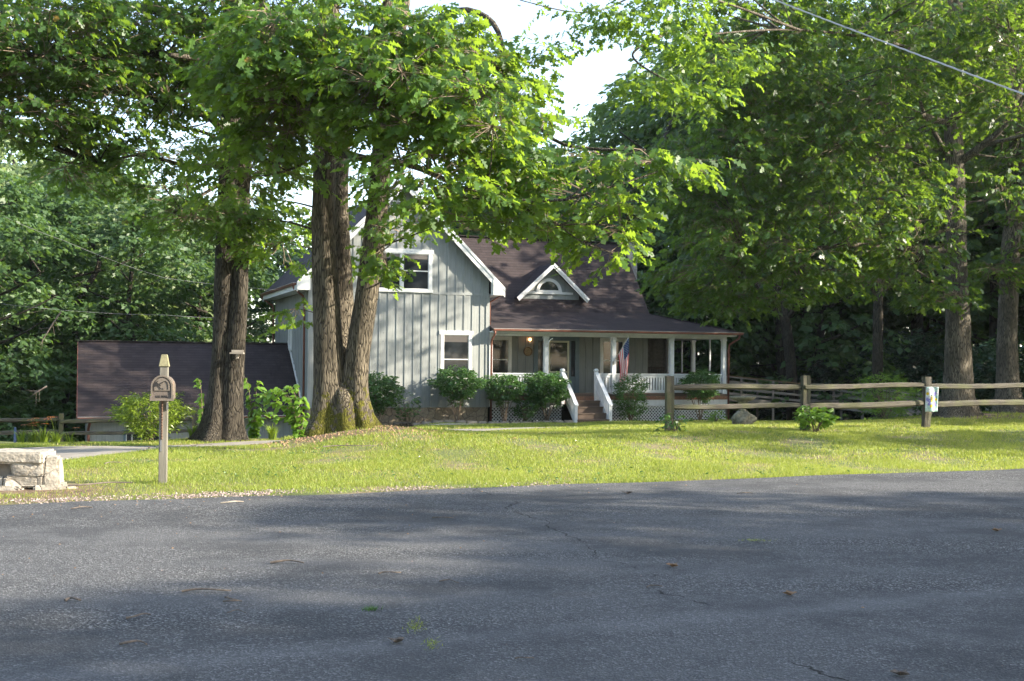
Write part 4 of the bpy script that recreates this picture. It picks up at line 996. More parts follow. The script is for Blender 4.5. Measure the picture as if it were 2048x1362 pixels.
# shelf on the left oak, edging stones, small log
sh = W(474, 706, 26.75); BX = empty('bird_feeder', sh, R(6), 'small weathered wooden shelf feeder fixed to the left twin oak trunk', 'bird feeder')
mb = MB(); mb.box((-.15, -.10, -.02), (.15, .12, .012)); mb.build('shelf', M['lumber'], BX); mb = MB(); mb.box((-.13, .08, .013), (.13, .12, .07)); mb.box((-.02, .0, -.12), (.02, .14, -.021)); mb.build('bracket', M['lumber'], BX)
k = 0
for u in np.arange(-3.4, 2.9, .42):
    x, y = hw(u, -1.98 + .04 * math.sin(u * 5)); o = rocky('edging_stone', [(0, 0, 0, .38 + .05 * math.sin(u * 9), .16, .14, 0)], M['concrete'], None, 1, .012, k); o.location = (x, y, hz(x, y) + .06); o.rotation_euler = (0, 0, R(20 + 4 * math.sin(u * 3)))
    tag(o, 'pale edging stone along the dark flower bed, %s from the left' % ['first', 'second', 'third', 'fourth', 'fifth', 'sixth', 'seventh', 'eighth', 'ninth', 'tenth', 'eleventh', 'twelfth', 'thirteenth', 'fourteenth', 'fifteenth', 'sixteenth'][k], 'edging stone', 'edging stones along the flower bed'); k += 1
p = W(806, 856, 33); mb = MB(); log_mesh(mb, (p.x - .28, p.y, hz(p.x, p.y) + .10), (p.x + .28, p.y + .1, hz(p.x, p.y) + .10), .16, .18, 9, taper=.1, n=6); tag(mb.build('cut_log', M['bark_dark'], None), 'short dark cut log lying in the grass right of the triple oak', 'log')

# sticks, leaves on the road
def stick(px, py, L, ang, r, label, seed, bent=.02, z0=.03, m=None):
    rr = np.random.default_rng(seed); c = WZ(px, py, z0); mb = MB(); n = 8
    pts = [(c.x + math.cos(ang) * L * (t - .5) + -math.sin(ang) * bent * math.sin(t * 6 + seed), c.y + math.sin(ang) * L * (t - .5) + math.cos(ang) * bent * math.sin(t * 6 + seed), hz(c.x, c.y) + z0 - .005 + .012 * math.sin(t * 3.1)) for t in np.linspace(0, 1, n)]
    r *= .75; mb.tube(pts, [r * (1 - .4 * t + rr.normal(0, .08)) for t in np.linspace(0, 1, n)], 6); o = mb.build('stick', m or M['dead_wood'], None)
    tag(o, label, 'stick', 'fallen sticks'); return o
st = [(413, 1180, .33, .12, .010, 'longest grey stick of the cluster on the shaded road'), (458, 1196, .13, -.7, .010, 'short stick touching another below the long grey stick on the road'), (464, 1202, .12, .0, .009, 'dark short stick crossing under its neighbour on the road'),
      (278, 1231, .16, .7, .010, 'brown stick tilted up right on the near left road'), (268, 1285, .15, -.05, .011, 'dark brown stick nearest the bottom left of the road'), (474, 1223, .12, .05, .005, 'thin faint twig below the stick pair on the road'),
      (146, 1198, .10, .2, .013, 'curled pale bark piece at the far left of the road'), (780, 1145, .17, .3, .008, 'orange brown twig in the middle of the road'), (885, 1035, .22, -.05, .010, 'dark twig on the far lane left of the picture middle'),
      (465, 1004, .26, .5, .012, 'pale splinter of wood beside the gravel edge of the road'), (163, 1015, .22, .5, .011, 'pale stick at the left gravel edge of the road'), (575, 1123, .26, .0, .012, 'flat tan bark strip beside the crack in the road'), (900, 1162, .16, -.4, .007, 'small brown twig right of the road crack'),
      (1310, 1172, .12, .4, .007, 'brown twig on the right lane of the road'), (1050, 1316, .10, .1, .006, 'thin twig near the bottom middle of the road'), (1490, 986, .2, .1, .009, 'grey stick lying near the far grass edge of the road'),
      (200, 968, .75, .55, .014, 'long pale branch on the grass beside the stone wall'), (402, 893, .45, .9, .010, 'pale stick in the lawn right of the mailbox'), (225, 930, .25, .8, .010, 'pale stick in the lawn between stone wall and mailbox'), (700, 903, .9, .35, .012, 'long thin pale branch on the lawn below the triple oak')]
for i, (px, py, L, an, r, lb) in enumerate(st):
    onl = py < 975 and 'lawn' in lb or 'grass beside' in lb
    stick(px, py, L, an, r, lb, i, .02 if L < .5 else .06, .10 if onl else .03, simple('pale_stick', (.30, .26, .20), .8, .2, 20) if 'pale' in lb and i == 9 else None)
fl = [(793, 1285, 'pale dry leaf standing on the near road'), (1800, 1350, 'tan blurred leaf at the bottom right of the road'), (1580, 1190, 'curled grey leaf on the pale streak of the road'), (1255, 987, 'crumpled pale leaf near the far edge of the road'), (1345, 1108 + 25, 'small brown leaf in the right lane'), (1994, 1222 - 160, 'small brown leaf at the far right of the road')]
for i, (px, py, lb) in enumerate(fl):
    c = WZ(px, py, .02); rr = np.random.default_rng(i); mb = MB(); pts = []
    for k in range(10):
        a = 2 * math.pi * k / 10; r = (.05 if k % 2 else .028) * (1.2 if i == 3 else .8); pts.append((c.x + r * math.cos(a) * 1.3, c.y + r * math.sin(a), .03 + .018 * abs(math.sin(a * 1.5 + i))))
    mb.add([(c.x, c.y, .02)] + pts, [(0, 1 + k, 1 + (k + 1) % 10) for k in range(10)]); o = mb.build('fallen_leaf', M['dead_wood' if i in (0, 1, 3) else 'litter']); tag(o, lb, 'leaf', 'fallen leaves on the road')
    o.modifiers.new('s', 'SOLIDIFY').thickness = .002

# ------------------------------------------------------------------ foliage machinery
OAKL = [(0, 0), (.16, .035), (.24, .20), (.36, .07), (.50, .31), (.62, .09), (.80, .22), (1, 0), (.80, -.22), (.62, -.09), (.50, -.31), (.36, -.07), (.24, -.20), (.16, -.035)]
SIXL = [(0, 0), (.3, .2), (.7, .22), (1, 0), (.7, -.22), (.3, -.2)]
FOUR = [(0, 0), (.5, .30), (1, 0), (.5, -.30)]
NARR = [(0, 0), (.4, .12), (1, 0), (.4, -.12)]
def tmpl(shape, fold=.25, curl=.18): return np.array([(x, y, fold * abs(y) - curl * x * x) for x, y in shape])
T_OAK, T_SIX, T_FOUR, T_NARR = tmpl(OAKL), tmpl(SIXL), tmpl(FOUR), tmpl(NARR, .1, .35)
def unit(a): return a / np.maximum(np.linalg.norm(a, axis=-1, keepdims=True), 1e-9)
def leaves(base, d, up, size, T):
    d = unit(d); side = unit(np.cross(up, d)); u = np.cross(d, side)
    return base[:, None] + size[:, None, None] * (T[None, :, 0:1] * d[:, None] + T[None, :, 1:2] * side[:, None] + T[None, :, 2:3] * u[:, None])
def sprays(rg, P, az, n, L, size, T, droop=(.0, .95), rise=.0, rollv=.8):
    """n leaves on each twig; returns polygons, twig end points"""
    m = len(P); t = np.tile(np.linspace(.25, 1, n), (m, 1)) + rg.normal(0, .06, (m, n))
    pit = rg.normal(rise, .22, m); h = np.stack([np.cos(az) * np.cos(pit), np.sin(az) * np.cos(pit), np.sin(pit)], 1)
    LL = L * rg.uniform(.7, 1.3, m)
    b = P[:, None] + h[:, None] * (t * LL[:, None])[..., None]; b[..., 2] -= (t ** 2 * LL[:, None]) * .22
    b += rg.normal(0, .03 * L + .01, b.shape)
    sgn = np.where(np.arange(n) % 2 == 0, 1, -1)[None]
    la = az[:, None] + sgn * rg.uniform(.35, 1.25, (m, n)) * np.where(t > .9, .5, 1); lp = -rg.uniform(droop[0], droop[1], (m, n))
    d = np.stack([np.cos(la) * np.cos(lp), np.sin(la) * np.cos(lp), np.sin(lp)], -1).reshape(-1, 3)
    up = np.array([0, 0, 1.]) + rg.normal(0, rollv, (m * n, 3))
    sz = size * rg.uniform(.45, 1.35, m * n)
    end = P + h * LL[:, None]; end[:, 2] -= LL * .22
    return leaves(b.reshape(-1, 3), d, up, sz, T), end
def gate(rg, P, fr=1.0, th=0.0):
    s = np.zeros(len(P))
    for i in range(5):
        k = rg.normal(0, 1, 3) * fr * (1 + .6 * i); s += np.sin(P @ k + rg.uniform(0, 6.28)) / (1 + .35 * i)
    return s > th
def in_blob(rg, c, r, n, shell=.45):
    u = unit(rg.normal(0, 1, (n, 3))); rad = rg.uniform(shell ** 3, 1, n) ** (1 / 3)
    return np.array(c) + u * rad[:, None] * np.array(r)
def prisms(mb_list, A, B, r0, r1):
    """three sided twigs from A to B as polygons (n*3 quads)"""
    d = unit(B - A); ref = np.where(np.abs(d[:, 2:3]) > .9, np.array([[1., 0, 0]]), np.array([[0, 0, 1.]])); s = unit(np.cross(d, ref)); u = np.cross(s, d)
    a = [A + (math.cos(w) * s + math.sin(w) * u) * r0 for w in (0, 2.094, 4.189)]; b = [B + (math.cos(w) * s + math.sin(w) * u) * r1 for w in (0, 2.094, 4.189)]
    for i in range(3): j = (i + 1) % 3; mb_list.append(np.stack([a[i], a[j], b[j], b[i]], 1))
def branch(mb, pts, r0, r1, k=8, seed=0, flare=0, z0=0, lumps=.05, step=None, roots=5):
    pts = [Vector(p) for p in pts]; L = sum((pts[i + 1] - pts[i]).length for i in range(len(pts) - 1)); step = step or max(.12, L / 30)
    rr = np.random.default_rng(seed); n = max(3, int(L / step)); cum = [0]
    for i in range(len(pts) - 1): cum.append(cum[-1] + (pts[i + 1] - pts[i]).length)
    P = []
    for i in range(n + 1):
        s_ = L * i / n; j = min(len(pts) - 2, max(0, next((q for q in range(len(cum) - 1) if s_ <= cum[q + 1] + 1e-6), len(pts) - 2)))
        t = (s_ - cum[j]) / max(1e-6, cum[j + 1] - cum[j])
        a = pts[max(j - 1, 0)]; b = pts[j]; c = pts[j + 1]; d = pts[min(j + 2, len(pts) - 1)]
        P.append(.5 * ((2 * b) + (c - a) * t + (2 * a - 5 * b + 4 * c - d) * t * t + (3 * b - a - 3 * c + d) * t ** 3))
    ph = rr.uniform(0, 6.28, 6); vs = []
    dirn = (pts[-1] - pts[0]).normalized(); ref = Vector((1, 0, 0)) if abs(dirn.x) < .8 else Vector((0, 1, 0))
    for i, p in enumerate(P):
        t = (P[min(i + 1, n)] - P[max(i - 1, 0)]).normalized(); a = t.cross(ref).normalized(); b = t.cross(a); f = i / n; r = r0 + (r1 - r0) * f
        for j in range(k):
            w = 2 * math.pi * j / k
            rj = r * (1 + lumps * (math.sin(3 * w + ph[0] + f * 7) + math.sin(2 * w - ph[1] + f * 13) + .6 * math.sin(5 * w + ph[2] + f * 29)) + rr.normal(0, lumps * .35))
            if flare:
                h = max(0, p.z - z0); e = math.exp(-h / .30); rj *= 1 + flare * e * (1 + .5 * math.cos(roots * w + ph[3]) + .3 * math.cos(3 * w + ph[4])) + .30 * math.exp(-h / 1.0)
            vs.append(p + a * (rj * math.cos(w)) + b * (rj * math.sin(w)))
    fs = [(i * k + j, i * k + (j + 1) % k, (i + 1) * k + (j + 1) % k, (i + 1) * k + j) for i in range(n) for j in range(k)] + [tuple(range(n * k, n * k + k))]
    mb.add(vs, fs); return P

def grow(name, label, base, trunks, limbs, blobs, seed, leafm='oak_leaf', T=T_OAK, size=.16, nl=9, L=.55, group=None, barkm='bark', hubs_per=.03, gt=-.25, gf=1.0, cat='tree', tseed=0, shell=.3, twigs=True):
    """a tree of its own: trunk (with limbs and twigs) and crown; all points given in world space"""
    rg = np.random.default_rng(seed); base = np.array(base, float)
    E_ = empty(name, tuple(base), 0, label, cat, group)
    mb = MB(); allp = []
    for i, (pts, r0, r1, fl) in enumerate(trunks):
        allp += branch(mb, [Vector(p) - Vector(base) for p in pts], r0, r1, 22, seed + i, fl, 0, .05, .16)
    for i, (pts, r0, r1) in enumerate(limbs):
        allp += branch(mb, [Vector(p) - Vector(base) for p in pts], r0, r1, 9, seed + 20 + i, 0, 0, .07)
    AP = np.array([tuple(p) for p in allp]); polys = []; tw = []
    for (c, r, n) in blobs:
        c = np.array(c, float) - base; P = in_blob(rg, c, r, n, shell); P = P[gate(rg, P, gf, gt)]
        if not len(P): continue
        nh = max(1, int(len(P) * hubs_per) + 1); Hb = P[rg.choice(len(P), nh)] * .75 + c * .25
        for h in Hb:                                             # a branch from the nearest wood below to this hub
            dd = np.linalg.norm(AP - h, axis=1) + 2.0 * np.maximum(0, AP[:, 2] - h[2] + .4); a = AP[np.argmin(dd)]
            mid = (a + h) / 2 + rg.normal(0, .15, 3) * np.linalg.norm(h - a) * .5; Lb = np.linalg.norm(h - a)
            if Lb > .3: branch(mb, [Vector(a), Vector(mid), Vector(h)], min(.045, .010 + .008 * Lb), .007, 5, int(rg.integers(1e6)), 0, 0, .08)
        idx = np.argmin(((P[:, None] - Hb[None]) ** 2).sum(-1), 1); dv = P - Hb[idx]
        az = np.arctan2(dv[:, 1], dv[:, 0]) + rg.normal(0, .5, len(P))
        V, end = sprays(rg, P, az, nl, L, size, T); polys.append(V)
        if twigs: dl = Hb[idx] - P; ln_ = np.linalg.norm(dl, axis=1, keepdims=True); prisms(tw, P + dl * np.minimum(1, .45 / np.maximum(ln_, 1e-3)), P, .007, .006); prisms(tw, P, end, .006, .002)
    tr = mb.build('trunk', M[barkm], E_, True)
    if tw: np_obj('twigs', np.concatenate(tw), M['twig'], None, E_)
    V = np.concatenate(polys); f = rg.beta(2, 2.5, len(V) // nl)
    tint = np.repeat(f, nl)[:len(V)] * .7 + rg.uniform(0, .3, len(V)); tint[rg.random(len(V)) < .004] = 1
    np_obj('crown', V, M[leafm], tint, E_)
    return E_
Wt = lambda a, b, c: tuple(W(a, b, c))

# ------------------------------------------------------------------ the triple-trunked oak on the lawn
bz = hz(-3.35, 24)
base = (-3.35, 24.0, bz - .05)
tr3 = [([(-3.62, 24.0, bz - .1), Wt(660, 780, 24.0), Wt(649, 500, 24.0), Wt(650, 300, 24.0), Wt(655, 100, 24.1), Wt(660, -200, 24.3), Wt(640, -520, 24.6)], .28, .14, .5),
       ([(-3.0, 24.05, bz - .1), Wt(711, 770, 24.0), Wt(738, 560, 23.9), Wt(757, 400, 23.8), Wt(766, 280, 23.7), Wt(788, 120, 23.6), Wt(820, -120, 23.6), Wt(860, -420, 23.6)], .25, .11, .5),
       ([(-3.31, 23.92, bz - .1), Wt(691, 805, 23.94), Wt(691, 770, 24.12), Wt(689, 700, 24.5), Wt(686, 600, 24.7), Wt(680, 400, 24.8), Wt(700, 200, 25.2), Wt(760, 50, 25.6), Wt(830, -150, 26)], .245, .09, .45)]
lm3 = [([Wt(655, 60, 24.1), Wt(540, 95, 23.5), Wt(470, 120, 23), Wt(340, 110, 22)], .13, .04),
       ([Wt(652, 290, 24), Wt(600, 330, 22.5), Wt(560, 345, 21.4), Wt(530, 352, 21)], .04, .012),
       ([Wt(650, 300, 24), Wt(720, 315, 23), Wt(820, 330, 21), Wt(980, 395, 19.5), Wt(1130, 400, 19)], .09, .02),
       ([Wt(766, 260, 23.7), Wt(860, 240, 22.5), Wt(930, 300, 21), Wt(1010, 390, 20.4), Wt(1120, 450, 20)], .12, .02),
       ([Wt(788, 120, 23.6), Wt(900, 25, 22.8), Wt(985, 45, 22.2), Wt(1018, 150, 21.6), Wt(1050, 220, 21.2), Wt(1130, 290, 20.8), Wt(1290, 300, 20.2)], .07, .02),
       ([Wt(870, -5, 23), Wt(895, -90, 22.6), Wt(940, -250, 22)], .14, .08),
       ([Wt(652, 200, 24), Wt(600, 210, 21.5), Wt(620, 220, 19.5)], .08, .02), ([Wt(780, 150, 23.6), Wt(800, 180, 21), Wt(860, 220, 19)], .08, .02),
       ([Wt(650, 150, 24), Wt(560, 60, 24), Wt(450, 20, 24)], .07, .03)]
bl3 = [(Wt(640, 185, 20.5), (1.5, 1.6, .8), 430), (Wt(810, 185, 20), (1.5, 1.6, .85), 440), (Wt(560, 270, 21.5), (.6, 1.0, .45), 70), (Wt(940, 235, 19.6), (.9, 1.4, .7), 180),
       (Wt(560, 130, 21), (1.3, 1.8, 1.0), 330), (Wt(720, 90, 20.5), (1.9, 1.8, .9), 480), (Wt(880, 130, 21), (1.2, 1.6, .9), 300), (Wt(920, 90, 21.8), (.5, 1.2, .6), 70),
       (Wt(850, 340, 19.4), (1.0, 1.1, .5), 90), (Wt(880, 420, 19), (.75, .8, .22), 26),
       (Wt(950, 395, 19.4), (.8, .8, .25), 36), (Wt(1030, 330, 20.4), (.7, .8, .22), 60), (Wt(1010, 440, 20.4), (1.1, 1.0, .35), 55), (Wt(1150, 440, 20.2), (.95, 1.0, .45), 66), (Wt(1215, 505, 20.2), (.4, .6, .25), 20),
       (Wt(1180, 380, 20), (1.2, 1.1, .45), 90), (Wt(1300, 335, 19.6), (.85, .9, .30), 75), (Wt(1230, 450, 20), (.45, .6, .55), 32), (Wt(1180, 305, 20.8), (.5, .6, .2), 25),
       (Wt(1020, 190, 21.5), (.55, .8, .6), 80), (Wt(1065, 110, 21.8), (.30, .6, .28), 16), (Wt(1075, 245, 21), (.3, .5, .3), 22), 
       (Wt(775, 510, 22.6), (.24, .4, .65), 40), (Wt(690, 470, 25.6), (.7, .5, 1.0), 60), (Wt(800, 440, 23), (.45, .6, .35), 34), (Wt(900, 455, 22), (.8, .6, .25), 16), (Wt(590, 625, 25.5), (.32, .4, .22), 14),
       (Wt(520, 330, 22), (.9, 1.2, .7), 100), (Wt(560, 470, 26.5), (.8, .8, .8), 70), (Wt(480, 420, 25.5), (1.0, .9, .5), 90)]
hi3 = [((-4.0, 24, 12.8), (4.4, 4.4, 2.6), 1300), ((-4.5, 23.5, 10.2), (2.2, 2.5, 1.2), 260), ((-3.5, 24, 15.5), (4, 4, 3), 700)]
grow('oak_tree', 'tall triple trunked oak with mossy base standing on the mound in front of the house', base, tr3, lm3, bl3, 11, size=.215, nl=9, L=.5, gt=-.55, gf=1.6)
E3 = scene.objects['oak_tree']
def add_crown(E_, blobs, seed, leafm, size, T, gt=-.3, nl=9, L=.7, name='upper_crown'):
    rg = np.random.default_rng(seed); bs = np.array(E_.location); polys = []
    for c, r, n in blobs:
        P = in_blob(rg, np.array(c) - bs, r, n, .2); P = P[gate(rg, P, .8, gt)]; V, e = sprays(rg, P, rg.uniform(0, 6.28, len(P)), nl, L, size, T); polys.append(V)
    V = np.concatenate(polys); return np_obj(name, V, M[leafm], np.repeat(rg.beta(2, 2.5, len(V) // nl), nl) * .8 + .1, E_)
add_crown(E3, hi3, 5, 'oak_leaf', .22, T_SIX)

# ------------------------------------------------------------------ the twin-trunked oak on the left
b2 = (-6.55, 27.3, hz(-6.55, 27.3) - .05)
tr2 = [([(-6.68, 27.25, b2[2]), Wt(448, 700, 27.25), Wt(455, 500, 27.2), Wt(461, 300, 27.2), Wt(465, 100, 27.2), Wt(466, -250, 27.3), Wt(455, -550, 27.4)], .30, .12, .9),
       ([(-6.38, 27.2, b2[2]), Wt(472, 700, 27.1), Wt(483, 500, 27.2), Wt(487, 350, 27.4), Wt(500, 180, 27.8), Wt(518, 20, 28.2), Wt(545, -300, 28.6)], .215, .10, .7)]
lm2 = [([Wt(461, 280, 27.2), Wt(420, 235, 26.6), Wt(370, 220, 26), Wt(330, 205, 25.4), Wt(250, 190, 24.5)], .11, .03),
       ([Wt(461, 290, 27.2), Wt(400, 262, 26.4), Wt(330, 250, 25.8)], .05, .02), ([Wt(463, 150, 27.2), Wt(330, 110, 25), Wt(200, 120, 23.5), Wt(60, 110, 22)], .13, .03),
       ([Wt(458, 330, 27.2), Wt(370, 330, 26.4), Wt(280, 310, 26), Wt(200, 330, 25)], .06, .015), ([Wt(462, 60, 27.2), Wt(300, 20, 25), Wt(100, -20, 23)], .13, .04),
       ([Wt(310, 40, 25), Wt(320, -60, 25)], .03, .02), ([Wt(458, 360, 27.2), Wt(420, 380, 26.4), Wt(340, 430, 25.6)], .06, .02)]
bl2 = [(Wt(60, 60, 22.5), (2.0, 2.2, .95), 620), (Wt(230, 60, 24), (1.6, 2.2, .8), 420), (Wt(330, 80, 24.5), (1.6, 2.0, .8), 320), (Wt(470, 40, 25), (1.6, 2.2, 1.0), 420), (Wt(130, 150, 23.5), (2.2, 2.2, .55), 420),
       (Wt(240, 200, 24.2), (1.8, 1.8, .5), 260), (Wt(60, 235, 23.2), (1.3, 1.6, .42), 220), (Wt(30, 130, 23.2), (1.0, 1.6, .6), 120), (Wt(350, 160, 25), (1.7, 2.0, .55), 240), (Wt(210, 270, 24.4), (1.0, 1.4, .3), 90), (Wt(300, 300, 25), (1.0, 1.2, .3), 80),
       (Wt(440, 175, 25.6), (1.0, 1.6, 1.0), 170), (Wt(395, 300, 26), (.9, 1.2, .35), 80), (Wt(110, 300, 24), (.7, 1, .25), 45), (Wt(170, 355, 25), (1.0, 1.2, .4), 90),
       (Wt(300, 370, 25.6), (1.2, 1.2, .4), 110), (Wt(400, 430, 25.8), (1.3, 1.2, .45), 130), (Wt(540, 300, 27.6), (1.1, 1.2, .8), 150), (Wt(-200, 120, 24), (2, 2.5, 1.4), 300)]
E2 = grow('oak_tree', 'dark twin trunked oak with wide spreading crown behind the driveway on the left', b2, tr2, lm2, bl2, 31, leafm='oak_leaf_shaded', size=.18, nl=9, L=.5, gt=-.45, gf=1.5, barkm='bark_shade')
add_crown(E2, [((-8, 26.5, 13), (5.5, 5.5, 2.6), 1300), ((-8, 26.5, 17), (4, 4, 3), 600)], 6, 'oak_leaf', .22, T_SIX)

# ------------------------------------------------------------------ the oaks on the right
b4 = (W(1915, 834, 37).x, 37.0, hz(13.7, 37) - .05)
t4 = [([(b4[0], 37, b4[2]), Wt(1915, 700, 37), Wt(1912, 500, 37), Wt(1910, 350, 37), Wt(1908, 250, 37), Wt(1910, 50, 37.2), Wt(1915, -200, 37.3), Wt(1900, -420, 37.4)], .39, .12, .6)]
l4 = [([Wt(1911, 330, 37), Wt(1965, 290, 36.4), Wt(2010, 250, 36), Wt(2055, 180, 35.4)], .14, .05), ([Wt(1965, 290, 36.4), Wt(2020, 278, 36), Wt(2100, 255, 35.4)], .08, .04), ([Wt(1909, 325, 37), Wt(1880, 285, 36.6), Wt(1840, 200, 36), Wt(1860, 130, 35.6)], .09, .03),
      ([Wt(1909, 300, 37), Wt(1780, 290, 36), Wt(1680, 300, 34.5), Wt(1560, 330, 33.5)], .10, .03), ([Wt(1908, 250, 37), Wt(1790, 215, 35.5), Wt(1700, 195, 34.5), Wt(1500, 240, 33)], .11, .03),
      ([Wt(1912, 500, 37), Wt(1800, 495, 35.6), Wt(1700, 490, 34.6), Wt(1600, 500, 34), Wt(1490, 500, 33.4)], .12, .03), ([Wt(1909, 150, 37), Wt(1800, 90, 33), Wt(1600, 60, 29), Wt(1400, 70, 26)], .06, .015),
      ([Wt(1905, 120, 37), Wt(1960, 60, 34), Wt(2020, 60, 32)], .09, .03), ([Wt(1600, 60, 29), Wt(1350, -20, 24), Wt(1180, 25, 22.4), Wt(1040, 0, 21.6)], .035, .01), ([Wt(1350, 60, 25), Wt(1265, 110, 23.5), Wt(1350, 170, 23)], .04, .012)]
bl4 = [(Wt(1440, 330, 33), (1.9, 2.6, 1.3), 330), (Wt(1560, 260, 33), (2.4, 2.6, 1.8), 430), (Wt(1700, 330, 33), (2.6, 2.6, 1.6), 480), (Wt(1820, 270, 38.6), (2.4, 1.4, 1.9), 420), (Wt(1990, 300, 38.8), (2.2, 1.4, 2.2), 330),
       (Wt(1480, 470, 33), (1.9, 2.0, 1.1), 330), (Wt(1640, 470, 33), (2.1, 2.2, 1.2), 400), (Wt(1800, 460, 33.6), (2.0, 2.0, 1.2), 380), (Wt(1560, 570, 34), (1.8, 1.6, .5), 150), (Wt(1400, 545, 34), (1.2, 1.4, .6), 130), (Wt(1725, 560, 34.4), (1.3, 1.4, .45), 100), (Wt(1960, 430, 34), (1.6, 1.8, 1.2), 260),
       (Wt(1540, 110, 32), (2.4, 2.6, 1.6), 420), (Wt(1720, 120, 32), (2.6, 2.6, 1.8), 480), (Wt(1890, 100, 36), (2.6, 2.4, 1.5), 380), (Wt(2020, 130, 32), (1.6, 2.4, 1.8), 320), (Wt(1430, 150, 31), (1.1, 2, 1.0), 150), (Wt(1500, -20, 30), (2.4, 2.4, 1.0), 260), (Wt(1900, -20, 31), (3, 3, 1.2), 350),
       (Wt(1800, 545, 36), (1.0, 1.0, .5), 60), (Wt(1450, 600, 35), (1.3, 1.2, .5), 110), (Wt(1870, 590, 34.5), (.9, .8, .4), 60), (Wt(1380, 420, 34), (.9, 1.4, .9), 130)]
E4 = grow('oak_tree', 'big right oak with a straight pale trunk behind the garden flag', b4, t4, l4, bl4, 51, leafm='oak_leaf_shaded', size=.22, nl=10, L=.55, gt=-.5, gf=1.3, barkm='bark_sunlit')
add_crown(E4, [(Wt(1350, 55, 23), (1.05, 1.1, .38), 95), (Wt(1450, 130, 24), (.8, 1, .5), 70), (Wt(1230, 45, 22.6), (.75, .9, .30), 55), (Wt(1290, 165, 23), (.6, .7, .22), 36), (Wt(1400, 200, 24), (.7, .8, .25), 40), (Wt(1400, -20, 23.5), (1.5, 1, .5), 90), (Wt(1150, 40, 22.2), (.35, .5, .2), 14), (Wt(1060, 5, 21.8), (.45, .5, .12), 12), (Wt(1180, -20, 22.4), (.8, .6, .2), 26)], 9, 'oak_leaf', .17, T_OAK, -.9, name='reaching_branch_leaves')
add_crown(E4, [((14, 36.5, 15), (6, 6, 3), 1300)], 10, 'oak_leaf', .24, T_SIX, -.2)
b5 = (W(2018, 838, 38.5).x, 38.5, hz(15.9, 38.5) - .05)
t5 = [([(b5[0], 38.5, b5[2]), Wt(2015, 700, 38.5), Wt(2022, 500, 38.5), Wt(2032, 400, 38.6), Wt(2030, 100, 39), Wt(2010, -300, 39)], .34, .12, .55)]
bl5 = [(Wt(2090, 330, 37), (2, 2, 2), 260), (Wt(2120, 60, 38), (3, 3, 2.5), 350), (Wt(2000, 545, 37), (1.0, 1.0, .5), 60), (Wt(2100, 500, 37), (1.3, 1.4, .8), 110), ((18.5, 38, 14), (4.5, 4.5, 3), 700)]
grow('oak_tree', 'straight grey oak trunk rising at the far right edge of the photograph', b5, t5, [], bl5, 61, leafm='oak_leaf_shaded', size=.2, nl=9, L=.6, gt=-.4, T=T_SIX, barkm='bark_sunlit')

# ------------------------------------------------------------------ the woods: four kinds of forest tree, copied
def proto(name, h, r, low, n, seed, leafm, size=.30, barkm='bark_dark', T=T_FOUR):
    rg = np.random.default_rng(seed); pts = [(0, 0, -1.5)] + [(rg.normal(0, .15) * z / 5, rg.normal(0, .15) * z / 5, z) for z in np.linspace(1.5, h * .95, 6)]
    blobs = []
    for i in range(26):
        t = i / 25; z = low + (h - low) * t; rr = r * math.sin(math.pi * min(1, .22 + .78 * t)) ** .6 * .75; a = rg.uniform(0, 6.28)
        q = rr * rg.uniform(.35, 1); s_ = r * rg.uniform(.28, .45); blobs.append(((q * math.cos(a), q * math.sin(a), z), (s_, s_, s_ * .6), int(n / 26)))
    lim = []
    for i in range(9):
        z = low * .8 + (h * .7 - low * .8) * i / 8; a = rg.uniform(0, 6.28); q = r * .7
        lim.append(([(0, 0, z), (q * .5 * math.cos(a), q * .5 * math.sin(a), z + .5), (q * math.cos(a), q * math.sin(a), z + 1.3)], .09, .02))
    return grow(name, None, (0, 0, 0), [(pts, .24, .05, .4)], lim, blobs, seed, leafm, T, size, 8, .8, None, barkm, .008, -.5, .8, twigs=False)
PR = [proto('forest_tree', 16, 4.3, 3.0, 2100, 101, 'far_leaf'), proto('forest_tree', 15, 3.8, 1.6, 2100, 102, 'far_leaf', .26), proto('forest_tree', 14, 4.2, 1.0, 2000, 103, 'sunlit_pale_leaf', .27), proto('forest_tree', 17, 3.6, 5.0, 1900, 104, 'far_leaf', .28)]
HGT = [16, 15, 14, 17]
used_p = [False] * 4
def plant(pi, x, y, h, sc, rz, label, group, cat='tree'):
    o = PR[pi] if not used_p[pi] else copy_tree(PR[pi]); used_p[pi] = True
    o.location = (x, y, hz(x, y)); k = h / HGT[pi]; o.scale = (sc, sc, k); o.rotation_euler = (0, 0, rz)
    return tag(o, label, cat, group)
rg = np.random.default_rng(77)
TPX = [-300, 0, 100, 200, 300, 420, 520, 620, 800, 960, 1050, 1130, 1180, 1260, 1340, 1450, 2048, 3000]
TPY = [250, 285, 330, 345, 350, 420, 450, 430, 430, 350, 330, 300, 205, 190, 170, 40, -150, -300]
ORD = ['first', 'second', 'third', 'fourth', 'fifth', 'sixth', 'seventh', 'eighth', 'ninth', 'tenth', 'eleventh', 'twelfth', 'thirteenth', 'fourteenth', 'fifteenth', 'sixteenth']
ROW = ['front', 'second', 'third', 'fourth', 'fifth', 'sixth']
